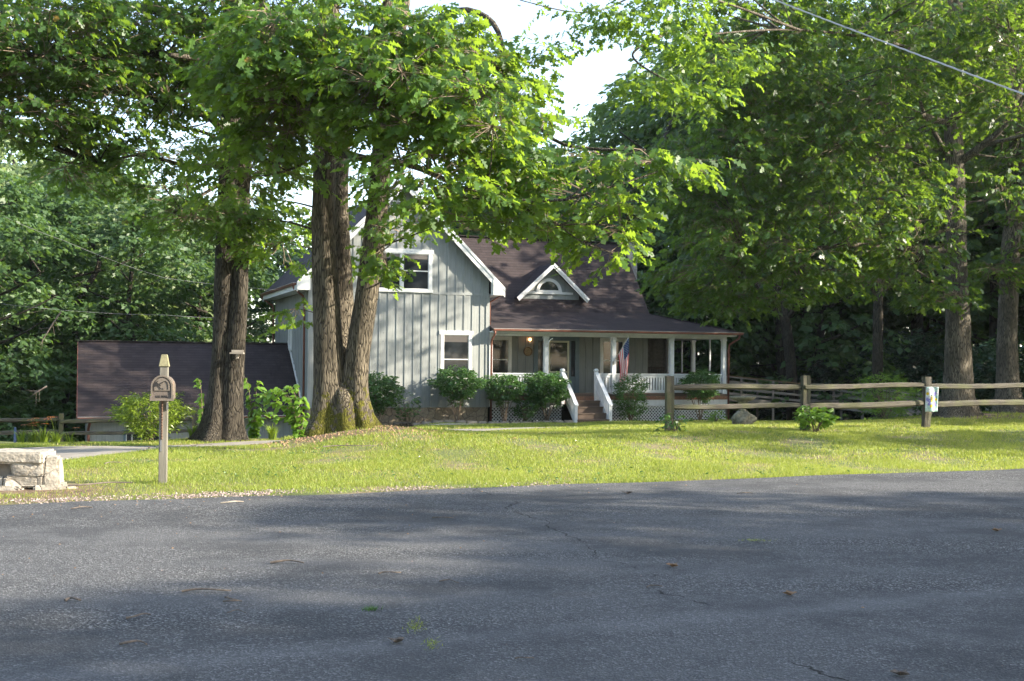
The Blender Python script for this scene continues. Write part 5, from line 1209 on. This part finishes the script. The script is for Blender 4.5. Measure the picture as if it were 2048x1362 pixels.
def wood(x0, x1, y0, y1, step, kinds, label, group, jit=.35, sc=(1.0, 1.35), hk=1.0):
    y = y0; row = 0
    while y <= y1:
        x = x0 + (step / 2 if int((y - y0) / step) % 2 else 0); made = []
        while x <= x1:
            px_, py_ = x + rg.normal(0, jit) * step * .5, y + rg.normal(0, jit) * step * .5
            ipx = 1024 + 2400 * px_ / py_; ty = np.interp(ipx, TPX, TPY); g = hz(px_, py_)
            h = (1.6 + (725 - ty) * py_ / 2400 - g) * rg.uniform(.86, 1.04) * hk
            h = min(h, 24) ; made.append((px_ / py_, plant(int(rg.choice(kinds)), px_, py_, h, rg.uniform(*sc) * min(1.25, max(.8, h / 15)), rg.uniform(0, 6.28), label, group))); x += step
        for i_, (_, o_) in enumerate(sorted(made, key=lambda t_: t_[0])): o_['label'] = f'{label}, {ORD[i_]} from left in the {ROW[row]} row'
        y += step; row += 1
wood(-30, -10.5, 50, 66, 5.0, [2, 2, 1, 0], 'pale leafy tree above the garage roof', 'trees in the wood behind the garage')
wood(-33, -19, 40, 46, 5.0, [2, 1, 2], 'leafy tree beyond the low left fence', 'trees beyond the low left fence')
wood(-8, 7, 60, 74, 5.6, [0, 1, 3], 'tall hazy tree behind the house roof', 'trees behind the house roof')
wood(8.5, 34, 58, 78, 5.2, [0, 1, 3, 1], 'dark forest tree right of the house', 'trees in the wood right of the house')
wood(26, 50, 51, 57, 6, [0, 1, 3], 'near forest tree of the right wood', 'near trees of the right wood', hk=.9)
wood(21, 27, 40, 40, 5, [1, 0], 'leafy tree beyond the far right oak', 'trees beyond the far right oak', hk=.6)
# trees whose trunks stand out below the right oak
for px, Y_, r, lb in ((1755, 47, .22, 'slim grey forest trunk left of the big right oak'), (1640, 56, .20, 'straight dark trunk standing behind the ramp'), (1590, 53, .28, 'leaning dark trunk right of the porch corner'), (1395, 60, .30, 'dark forked trunk seen above the porch roof corner')):
    p = W(px, 780, Y_); g = hz(p.x, Y_); lean = {1590: -1.6, 1395: -1.0}.get(px, .1)
    tb = [([(p.x, Y_, g - .3), (p.x + lean * .15, Y_, g + 4), (p.x + lean * .6, Y_, g + 8), (p.x + lean, Y_, g + 14)], r, r * .5, .4)]
    lim = [([(p.x + lean * .3, Y_, g + 5.5), (p.x + lean * .3 + s_ * 1.3, Y_ - .4, g + 7), (p.x + s_ * 2.6, Y_ - .8, g + 9.2)], r * .5, .04) for s_ in (-1, 1)]
    grow('forest_tree', lb, (p.x, Y_, g), tb, lim, [((p.x + lean, Y_ - .5, g + 11), (3, 2.5, 2.6), 520), ((p.x + lean - 1.5, Y_ - 1, g + 8), (1.8, 1.4, .9), 110)], px, 'far_leaf', T_FOUR, .24, 8, .7, barkm='bark_dark', twigs=False, gt=-.5)
# roadside trees off to the right shade the road; farther ones added unseen to shade oaks and porch
k = 0
for x, y, h, s_, pi in ((24, 8.6, 12, 1.0, 3), (31, 5.0, 14, 1.2, 0), (21.5, 3.2, 11, 1.1, 3), (37, 8, 15, 1.0, 0), (26, 1.0, 16, 1.25, 1), (38, 1.5, 18, 1.3, 0), (19, -1.5, 14, 1.2, 1), (33, -5, 17, 1.3, 0), (25, 31, 11, 1.0, 3), (32, 36, 17, 1.1, 0), (27, 44, 15, 1.1, 0)):
    plant(pi, x, y, h, s_, k * 1.3, 'unseen tree off to the right casting shade, %s nearest of its row' % ORD[k], 'roadside trees shading the road'); k += 1

for i_, (x, y, h, s_, pi) in enumerate(((30, 20.0, 15.5, .8, 3), (-16, -16, 15, 1.3, 1), (-7, -19, 16, 1.3, 0), (1, -17, 15, 1.3, 1), (9, -20, 17, 1.3, 0), (17, -17, 15, 1.3, 1), (-25, -14, 16, 1.3, 0))):  # the high crowned tree is added unseen to dapple the lawn
    plant(pi, x, y, h, s_, i_ * 1.7, 'tree on the near side of the road, %s of its row' % ORD[i_] if i_ else 'unseen high crowned tree added right of the lawn to dapple it', 'trees behind the viewer' if i_ else None)
# far woodland mass and undergrowth
def scatter(name, n, fn, leafm, size, T, label, cat='woods', kind='stuff', nl=8, L=.7, seed=1, droop=(.0, .8)):
    r_ = np.random.default_rng(seed); P = fn(r_, n); V, e = sprays(r_, P, r_.uniform(0, 6.28, len(P)), nl, L, size, T, droop, .2)
    o = np_obj(name, V, M[leafm], np.repeat(r_.beta(2, 2.5, len(P)), nl) * .8 + .1); tag(o, label, cat, None, kind); return o
def f_far(r_, n):
    x = r_.uniform(-75, 75, n); y = 84 + 4 * np.sin(x * .3) + r_.normal(0, 2.0, n); ipx = 1024 + 2400 * x / y; ty = np.interp(ipx, TPX, TPY) + 30 + 25 * np.sin(x * .7) + 15 * np.sin(x * 1.9)
    g = height(x, y); top = np.minimum(1.6 + (725 - ty) * y / 2400, 22); z = g + (top - g) * r_.random(n) ** .9; return np.stack([x, y, z], 1)
scatter('far_woods', 26000, f_far, 'far_leaf', .42, T_FOUR, 'distant green wood closing the view behind the nearer trees', nl=6, L=1.1)
def f_under(r_, n):
    x = r_.uniform(-42, 46, n); y = r_.uniform(45, 82, n); keep = ~((x > -11) & (x < 13.5) & (y < 58)) ; x, y = x[keep], y[keep]
    return np.stack([x, y, height(x, y) + r_.random(len(x)) ** 1.5 * (1.3 + .8 * np.sin(x * .8) * np.sin(y * .7))], 1)
scatter('undergrowth', 15000, f_under, 'far_leaf', .20, T_FOUR, 'low green undergrowth covering the floor of the wood', 'undergrowth', L=.5, seed=4)
def f_left(r_, n):
    x = r_.uniform(-30, -15.2, n); y = r_.uniform(34.5, 46, n); return np.stack([x, y, height(x, y) + r_.random(n) ** 1.3 * (1.6 + .8 * np.sin(x * .9 + y))], 1)
scatter('undergrowth', 3200, f_left, 'far_leaf', .17, T_SIX, 'low green undergrowth behind the left fence', 'undergrowth', L=.45, seed=5)

# ------------------------------------------------------------------ shrubs and garden plants
def shrub(px, py, Y_, w, h, label, seed, name='shrub', leafm='shrub_leaf', group=None, size=.085, n=900, stem=.40, nstem=14, T=T_SIX, nl=8, L=.17, ground_z=None, cat='shrub', squat=1.0, jag=.28):
    p = W(px, py, Y_) if px is not None else None; x, y = (p.x, p.y); g = hz(x, y) if ground_z is None else ground_z
    rg_ = np.random.default_rng(seed); E_ = empty(name, (x, y, g), 0, label, cat, group)
    mb = MB()
    for i in range(nstem):
        a = 2 * math.pi * i / nstem + rg_.normal(0, .2); q = w * .40 * rg_.uniform(.3, 1); hh = h * rg_.uniform(.55, .85)
        mb.tube([(rg_.normal(0, .04), rg_.normal(0, .04), -.05), (q * .45 * math.cos(a), q * .45 * math.sin(a), hh * .45), (q * math.cos(a), q * math.sin(a), hh)], [.013, .011, .006], 5)
    mb.build('stems', M['twig'], E_)
    u = unit(rg_.normal(0, 1, (n, 3))); rad = rg_.uniform(.35, 1, n) ** .5 * (1 + jag * np.sin(u[:, 0] * 7 + seed) * np.sin(u[:, 2] * 6 + 1))
    zc = h * (1 + stem) / 2; P = u * rad[:, None] * np.array([w / 2, w / 2, h * (1 - stem) / 2 * squat]); P[:, 2] += zc
    P[:, :2] *= (.72 + .28 * np.clip((P[:, 2] - h * stem) / (h * (1 - stem)) * 1.6, 0, 1))[:, None]
    az = np.arctan2(P[:, 1], P[:, 0]) + rg_.normal(0, .7, n); V, e = sprays(rg_, P, az, nl, L, size, T, (-.5, .6), .35)
    np_obj('foliage', V, M[leafm], np.repeat(rg_.beta(2, 2.5, n), nl) * .8 + .1, E_)
    return E_
def on_house(u, v): x, y = hw(u, v); return x, y
def shrub_uv(u, v, *a, **k):
    x, y = hw(u, v); px = 1024 + 2400 * x / y
    global W; W0 = W; W = lambda *_: Vector((x, y, 0))
    r = shrub(0, 0, 0, *a, **k); W = W0; return r
GR = 'rounded shrubs along the house front'
shrub_uv(-4.55, -1.0, 1.55, 2.05, 'bright rounded shrub right behind the triple oak trunk', 1, group=GR, stem=.36, n=1300)
shrub_uv(-1.50, -.95, 1.65, 2.05, 'rounded shrub on bare stems under the lower gable window', 2, group=GR, n=1300)
shrub_uv(.42, -.75, 1.40, 1.85, 'rounded shrub at the left corner of the porch by the downspout', 3, group=GR)
shrub_uv(2.10, -.75, 1.55, 1.95, 'dense shrub against the left stair railing', 4, group=GR, n=1300, stem=.30)
shrub_uv(5.60, -.75, 1.20, 1.95, 'upright dark shrub below the flag, right of the stairs', 5, group=GR, stem=.05, n=1100, size=.06)
shrub_uv(8.55, -.9, 1.35, 1.95, 'rounded shrub before the right end of the porch railing', 6, group=GR, n=1100)
shrub_uv(-3.4, -.8, .8, 1.25, 'thin sparse shrub between two larger shrubs on the gable wall', 7, group=GR, n=110, stem=.2)
shrub_uv(1.25, -.7, .75, .95, 'small low shrub between the two shrubs at the porch lattice', 8, group=GR, n=160, stem=.1)
for i, (px, Y_, w, h, st_) in enumerate(((820, 43.2, .6, .4, .05),)):
    pass
shrub(302, 868, 27.0, 1.3, .98, 'feathery yellow green bush right behind the mailbox', 20, 'bush', 'gold_leaf', n=560, size=.10, T=T_NARR, nl=10, L=.28, stem=.02, jag=.3, ground_z=-.15)
shrub(1772, 838, 37.5, 1.75, 1.5, 'bright green rounded bush beyond the fence and ramp', 21, 'bush', 'lime_leaf', n=700, size=.08, T=T_NARR, nl=9, L=.2, stem=.0)
shrub(1632, 866, 25.5, .72, .50, 'light green peony like plant at the foot of the middle fence post', 22, 'garden_plant', 'lime_leaf', n=60, size=.13, nl=7, L=.16, stem=.15, nstem=8, cat='plant', jag=.3)
shrub(1350, 872, 24.2, .45, .36, 'small weeds around the foot of the nearest fence post', 23, 'weed_clump', 'shrub_leaf', n=30, size=.09, nl=6, L=.14, stem=.05, nstem=6, cat='plant', jag=.3)
shrub(1432, 846, 40, .5, .45, 'small weed beside the porch corner downspout', 24, 'weed_clump', 'lime_leaf', n=40, size=.09, nl=6, L=.14, stem=.05, nstem=6, cat='plant')
for i, (px, Y_, w, h) in enumerate(((1680, 55, 3.4, 4.2), (1770, 55, 3.8, 5.2), (1860, 54, 3.4, 5.0), (1975, 48, 3.0, 3.6), (2045, 46, 3.0, 3.6), (1560, 56, 3.0, 3.2))):
    shrub(px, 830, Y_, w, h, ['broad glossy dark evergreen behind the ramp end', 'tallest glossy dark evergreen left of the big right oak', 'glossy dark evergreen directly behind the big right oak', 'glossy dark evergreen between the two right oaks', 'glossy dark evergreen at the far right edge', 'low dark evergreen behind the ramp railing'][i], 30 + i, 'evergreen_bush', 'blue_leaf', 'glossy evergreens behind the right oaks', n=1000, size=.19, nl=8, L=.4, stem=.0, jag=.3)

def arching(px, py, Y_, specs, label, seed, leafm='lime_leaf', size=.165):
    p = W(px, py, Y_); g = -.25; rg_ = np.random.default_rng(seed); E_ = empty('garden_plant', (p.x, p.y, g), 0, label, 'plant'); mb = MB(); polys = []
    for (dx, h, n) in specs:
        dy = rg_.normal(0, .15); A = [Vector((0, 0, 0)), Vector((dx * .3, dy, h * .75)), Vector((dx * .75, dy * 1.4, h)), Vector((dx, dy * 1.6, h * .88))]
        P_ = branch(mb, A, .012, .005, 5, seed, 0, 0, .05); m_ = len(P_); idx = np.linspace(int(m_ * .15), m_ - 1, n).astype(int); b_ = np.array([tuple(P_[i]) for i in idx])
        b_ = np.repeat(b_, 2, 0); sg = np.tile([1, -1], n); az = math.atan2(dy, dx) + sg * rg_.uniform(.6, 1.4, 2 * n); pit = -rg_.uniform(-.1, .9, 2 * n)
        polys.append(leaves(b_, np.stack([np.cos(az) * np.cos(pit), np.sin(az) * np.cos(pit), np.sin(pit)], 1), np.array([0, 0, 1.]) + rg_.normal(0, .35, (2 * n, 3)), size * rg_.uniform(.7, 1.3, 2 * n), T_HEART))
    mb.build('stems', M['twig'], E_); V = np.concatenate(polys); np_obj('leaves', V, M[leafm], rg_.random(len(V)), E_); return E_
T_HEART = tmpl([(0, 0), (.08, .28), (.4, .38), (.75, .2), (1, 0), (.75, -.2), (.4, -.38), (.08, -.28)])
arching(505, 868, 28.8, [(-.35, 1.5, 16), (.1, 1.35, 15), (.35, 1.1, 16), (.6, 1.0, 16), (-.1, .9, 14), (.25, .7, 14), (.45, .6, 12)], 'arching lime leaved plant just right of the twin oak trunk', 1)
arching(405, 862, 29.2, [(-.15, 1.38, 12), (-.1, .95, 9)], 'tall lime leaved shoots peeking out left of the twin oak trunk', 2)
arching(600, 866, 28.4, [(-.95, 1.15, 22), (-.7, 1.2, 20), (-.4, 1.25, 18), (-.1, 1.3, 18), (.15, 1.0, 16), (-.8, .85, 18), (-.5, .8, 16), (-.25, .6, 14), (.1, .6, 14), (-.65, .5, 12)], 'wide arching lime leaved plant left of the triple oak', 3)

def blades(px, py, Y_, n, h, label, seed, flowers=0, spread=.18, gz=None, name='daylily', sr=(.9, 1.25), w=.012):
    p = W(px, py, Y_); g = hz(p.x, p.y) if gz is None else gz; rg_ = np.random.default_rng(seed); E_ = empty(name, (p.x, p.y, g), 0, label, 'plant'); q = []
    for i in range(n):
        a = rg_.uniform(0, 6.28); r0 = rg_.uniform(0, spread * .5); hh = h * rg_.uniform(.6, 1.1); out = hh * rg_.uniform(.3, .8); c, s_ = math.cos(a), math.sin(a); wv = np.array([-s_, c, 0]) * w
        pr = None
        for t in np.linspace(0, 1, 6):
            pt = np.array([c * (r0 + out * t ** 1.6), s_ * (r0 + out * t ** 1.6), hh * (1.7 * t - .95 * t * t)]); ww = wv * (1 - t * .85)
            if pr is not None: q.append([pr[0] - pr[1], pr[0] + pr[1], pt + ww, pt - ww])
            pr = (pt, ww)
    np_obj('leaves', np.array(q), M['gold_leaf'], np.repeat(rg_.random(n), 5), E_)
    for i in range(flowers):
        a = rg_.uniform(0, 6.28); hh = h * rg_.uniform(*sr); ex = rg_.normal(0, .10); ey = rg_.normal(0, .08); mb = MB(); mb.tube([(rg_.normal(0, .03), 0, 0), (ex * .4, ey * .5, hh * .6), (ex, ey, hh)], .005, 5); sm = mb.build('flower_stem', M['gold_leaf'], E_)
        polys = []; az = np.arange(6) * math.pi / 3 + a; base_ = np.tile([ex, ey, hh], (6, 1)); d = np.stack([np.cos(az), np.sin(az), np.full(6, .45)], 1); polys = leaves(base_, d, np.tile([0, 0, 1.], (6, 1)), np.full(6, .085), tmpl([(0, 0), (.3, .16), (.7, .24), (1, 0), (.7, -.24), (.3, -.16)], .2, .5))
        np_obj('flower', polys, FLOW, rg_.random(6), sm)
    return E_
FLOW = leaf_mat('orange_petal', (.50, .13, .012), (.75, .28, .03), (.8, .25, .02), tw=.35)
for i, (px, n, h, fl_, lb) in enumerate(((45, 40, .42, 1, 'daylily clump at the far left with one faded bloom'), (68, 50, .42, 3, 'daylily clump with three orange blooms left of the tallest'), (88, 50, .45, 4, 'daylily clump carrying the most orange blooms before the fence'), (112, 60, .40, 2, 'daylily clump with the highest orange bloom at the fence post'), (140, 20, .35, 1, 'thin daylily right of the fence post with one small bloom'))):
    blades(px, 884, 25.2 + .1 * i, n, h, lb, i, fl_, sr=(1.0, 1.35) if i != 3 else (1.45, 1.6), gz=hz(-9.6, 25.2) - .05)
blades(385, 866, 27.6, 60, .45, 'tuft of strap leaves left of the twin oak foot', 8, name='strap_leaf_plant'); blades(545, 866, 27.8, 70, .45, 'dark strap leaves growing between the two big oaks', 9, name='strap_leaf_plant')

# bare dead branches in the left wood
for i, (px, py, Y_, a, L, lb) in enumerate(((80, 690, 40, 1.05, 1.3, 'bare pale dead branch hanging in the left wood above the garage'), (65, 790, 38, .6, .5, 'small bare twig in the dark left wood beside the fence'))):
    p = W(px, py, Y_); mb = MB(); rg_ = np.random.default_rng(i); branch(mb, [p, p + Vector((math.cos(a) * L * .5, 0, math.sin(a) * L * .5)), p + Vector((math.cos(a) * L, .1, math.sin(a) * L))], .012, .03, 6, i)
    for k in range(6): t = .15 + .12 * k; q = p + Vector((math.cos(a) * L * t, 0, math.sin(a) * L * t)); b_ = a + math.pi + rg_.uniform(-1.0, 1.0); branch(mb, [q, q + Vector((math.cos(b_) * .2, .05, math.sin(b_) * .2)), q + Vector((math.cos(b_) * .42, .08, math.sin(b_) * .38))], .010, .004, 4, k)
    tag(mb.build('dead_branch', M['dead_wood']), lb, 'branch')

# ------------------------------------------------------------------ grass, gravel, litter
def inpoly(x, y, poly):
    c = np.zeros(len(x), bool); n = len(poly)
    for i in range(n):
        x0, y0 = poly[i]; x1, y1 = poly[(i + 1) % n]; k = ((y0 > y) != (y1 > y)); xi = (x1 - x0) * (y - y0) / ((y1 - y0) if y1 != y0 else 1e-9) + x0; c ^= k & (x < xi)
    return c
def grass_mask(x, y):
    s = road_s(x, y); m_ = s > .05
    m_ &= ~inpoly(x, y, DN + DF[::-1]); u = (x - HO.x) * HU.x + (y - HO.y) * HU.y; v = (x - HO.x) * HV.x + (y - HO.y) * HV.y
    m_ &= ~((v > -1.95) & (u > -7.2) & (u < 2.98)); m_ &= ~((v > -1.1) & (u > 2.9) & (u < 11)); m_ &= ~((v > -4.0) & (v < -3.0) & (u < 2.2)); m_ &= ~((u > 2.2) & (u < 4.4) & (v > -3.2) & (v < -1))
    m_ &= ~((x < -5.5) & (y > 27.5 + (x + 5.5) * -.35)); m_ &= ~((np.hypot(x - SW.location.x + .4, y - SW.location.y) < .95))
    return m_
def fbm(x, y, seed, fr):
    r_ = np.random.default_rng(seed); s = 0
    for i in range(7): a, p_, f_ = r_.uniform(0, 6.28), r_.uniform(0, 6.28), fr * r_.uniform(.5, 2.4); s = s + np.sin((x * math.cos(a) + y * math.sin(a)) * f_ + p_ + 1.3 * np.sin((x * math.sin(a) - y * math.cos(a)) * f_ * .7))
    return s / 7
def grass(name, x0, x1, y0, y1, dens, hgt, wid, label, seed):
    r_ = np.random.default_rng(seed); n = int((x1 - x0) * (y1 - y0) * dens); x = r_.uniform(x0, x1, n); y = r_.uniform(y0, y1, n)
    vis = (np.abs(x / y) < .50) & grass_mask(x, y); f = fbm(x, y, 3, 1.6); s = road_s(x, y)
    thin = np.clip(.62 + 1.1 * f, .10, 1); thin *= np.where(np.hypot(x + 3.3, y - 23.8) < 1.35 + .5 * f, .12, 1); thin *= np.where((s < .55 + .35 * f) & (x < -.4), .25, 1); thin *= np.where((np.hypot(x + 5.6, y - 14.6) < 1.2), .45, 1); thin *= np.where(np.hypot(x - 14.2, y - 37) < 2.2, .3, 1)
    k = vis & (r_.random(n) < thin); x, y, f = x[k], y[k], f[k]; n = len(x)
    a = r_.uniform(0, 6.28, n); h = hgt * r_.uniform(.5, 1.3, n) * (1 + .35 * f); z = height(x, y) - .004; w = wid * r_.uniform(.7, 1.3, n); lx, ly = r_.normal(0, .45, (2, n)) * h
    V = np.stack([np.stack([x - np.cos(a) * w, y - np.sin(a) * w, z], 1), np.stack([x + np.cos(a) * w, y + np.sin(a) * w, z], 1), np.stack([x + lx, y + ly, z + h], 1)], 1)
    ti = np.clip(.35 + .35 * fbm(x, y, 9, .9) + r_.normal(0, .2, n), 0, .93); dry = r_.random(n) < (.07 + .25 * (f < -.15)); ti[dry] = 1
    o = np_obj(name, V, M['grass'], ti); tag(o, label, 'grass', None, 'stuff')
grass('grass', -9, 9, 13.2, 20, 3600, .042, .0045, 'mown sunlit grass at the near side of the lawn', 1)
grass('grass', -11, 13, 20, 28, 1600, .05, .007, 'mown grass around the triple oak and fence', 2)
grass('grass', -9, 22, 28, 46, 620, .065, .012, 'shaded mown grass between the fence and the house', 3)
def pebbles(name, n, fn, rmin, rmax, m, label, seed, kind='stuff'):
    r_ = np.random.default_rng(seed); x, y = fn(r_, n); n = len(x); z = height(x, y); rad = r_.uniform(rmin, rmax, n)
    oc = np.array([(1, 0, 0), (0, 1, 0), (-1, 0, 0), (0, -1, 0), (0, 0, .7), (0, 0, -.5)], float); fc = [(0, 1, 4), (1, 2, 4), (2, 3, 4), (3, 0, 4)]
    v = np.stack([x, y, z + rad * .3 + .01], 1)[:, None] + oc[None] * rad[:, None, None] * r_.uniform(.6, 1.3, (n, 6, 1)); V = np.stack([v[:, list(t)] for t in fc], 1).reshape(-1, 3, 3)
    o = np_obj(name, V, m); tag(o, label, name.replace('_', ' '), None, kind)
def f_grav(r_, n):
    x = r_.uniform(-7.5, 1.2, n); s = r_.normal(.12, .17, n) + .12 * np.clip(-x / 7, 0, 1); y = (s + 14.24 - NX * x) / NY; k = (s > -.12) & (r_.random(n) < np.clip((.9 - x) / 2.2, 0, 1) * np.clip(.35 + .65 * np.sin(x * 2.3) * np.sin(x * .9 + 1), .05, 1)); return x[k], y[k]
gm, nt, b_ = mat('mixed_gravel'); wn_ = N(nt, 'ShaderNodeTexVoronoi'); wn_.inputs['Scale'].default_value = 30; nt.links.new(coord(nt), wn_.inputs['Vector'])
nt.links.new(ramp(nt, sepxyz(nt, wn_.outputs['Color'])[0], [(0, (.07, .055, .048)), (.5, (.22, .165, .14)), (1, (.38, .31, .27))]), b_.inputs['Base Color']); b_.inputs['Roughness'].default_value = .9
pebbles('gravel', 6000, f_grav, .008, .020, gm, 'pinkish gravel strip between lawn and road', 2)
def f_lit(r_, n):
    a = r_.uniform(0, 6.28, n); q = np.abs(r_.normal(0, 1.1, n)) + .5; return -3.3 + q * np.cos(a) * 1.3, 23.5 + q * np.sin(a) * .8
pebbles('leaf_litter', 900, f_lit, .012, .035, M['litter'], 'dry brown leaf litter around the foot of the triple oak', 3)
def f_grit(r_, n): x = r_.uniform(-5, 8, n); y = r_.uniform(6, 17, n); k = road_s(x, y) < 0; return x[k], y[k]
pebbles('road_grit', 700, f_grit, .004, .009, gm, 'scattered grit and crumbs on the road surface', 4)
def tuft(px, py, n, L, label, seed, sp):
    r_ = np.random.default_rng(seed); c = WZ(px, py, .02); x = c.x + r_.normal(0, sp[0], n); y = c.y + r_.normal(0, sp[1], n); a = r_.uniform(0, 6.28, n); h = L * r_.uniform(.4, 1, n)
    V = np.stack([np.stack([x - np.cos(a) * .003, y - np.sin(a) * .003, 0 * x + .015], 1), np.stack([x + np.cos(a) * .003, y + np.sin(a) * .003, 0 * x + .015], 1), np.stack([x + r_.normal(0, .02, n), y + r_.normal(0, .02, n), h + .015], 1)], 1)
    tag(np_obj('grass_tuft', V, M['shrub_leaf'] if seed == 1 else M['grass'], r_.random(n) * .8), label, 'grass', None, 'stuff')
tuft(743, 1218, 90, .035, 'small green grass tuft growing in the road crack', 1, (.03, .02)); tuft(832, 1250, 90, .022, 'faint green moss line in the road crack', 2, (.03, .10)); tuft(862, 1287, 60, .02, 'last faint green specks of the road crack', 3, (.02, .06)); tuft(1512, 1080, 60, .02, 'few green blades in the right lane crack', 4, (.08, .03))

def f_crumb(r_, n):
    x = r_.uniform(-6, 6, n); y = r_.uniform(6, 16, n); k = (road_s(x, y) < -.05) & (r_.random(n) < np.clip(.25 + .12 * road_s(x, y) + .5 * (x < 0) + .5 * (road_s(x, y) > -1.0), .04, 1)); return x[k], y[k]
pebbles('road_crumbs', 900, f_crumb, .004, .014, M['litter'], 'small brown leaf crumbs and bark bits strewn on the road', 6)
def f_weed(r_, n):
    x = r_.uniform(-8, 13, n); y = r_.uniform(14, 27, n); k = grass_mask(x, y) & (fbm(x, y, 21, 1.3) > .12); x, y = x[k], y[k]; return np.stack([x, y, height(x, y) + .02], 1)
scatter('clover', 2600, f_weed, 'shrub_leaf', .035, T_SIX, 'low clover and broadleaf weeds growing through the lawn', 'weeds', nl=6, L=.07, seed=8, droop=(-.6, .3))

# ------------------------------------------------------------------ air
hm = bpy.data.materials.new('haze_air'); hm.use_nodes = True; hn = hm.node_tree; hn.nodes.remove(hn.nodes['Principled BSDF'])
pv = hn.nodes.new('ShaderNodeVolumePrincipled'); pv.inputs['Color'].default_value = (.86, .93, 1.0, 1); pv.inputs['Density'].default_value = .00015; pv.inputs['Anisotropy'].default_value = .2
hn.links.new(pv.outputs[0], hn.nodes['Material Output'].inputs['Volume'])
mb = MB(); mb.box((-720, -720, -9), (720, 780, 30)); tag(mb.build('haze', hm), 'thin pale haze in the air', 'haze', None, 'stuff')
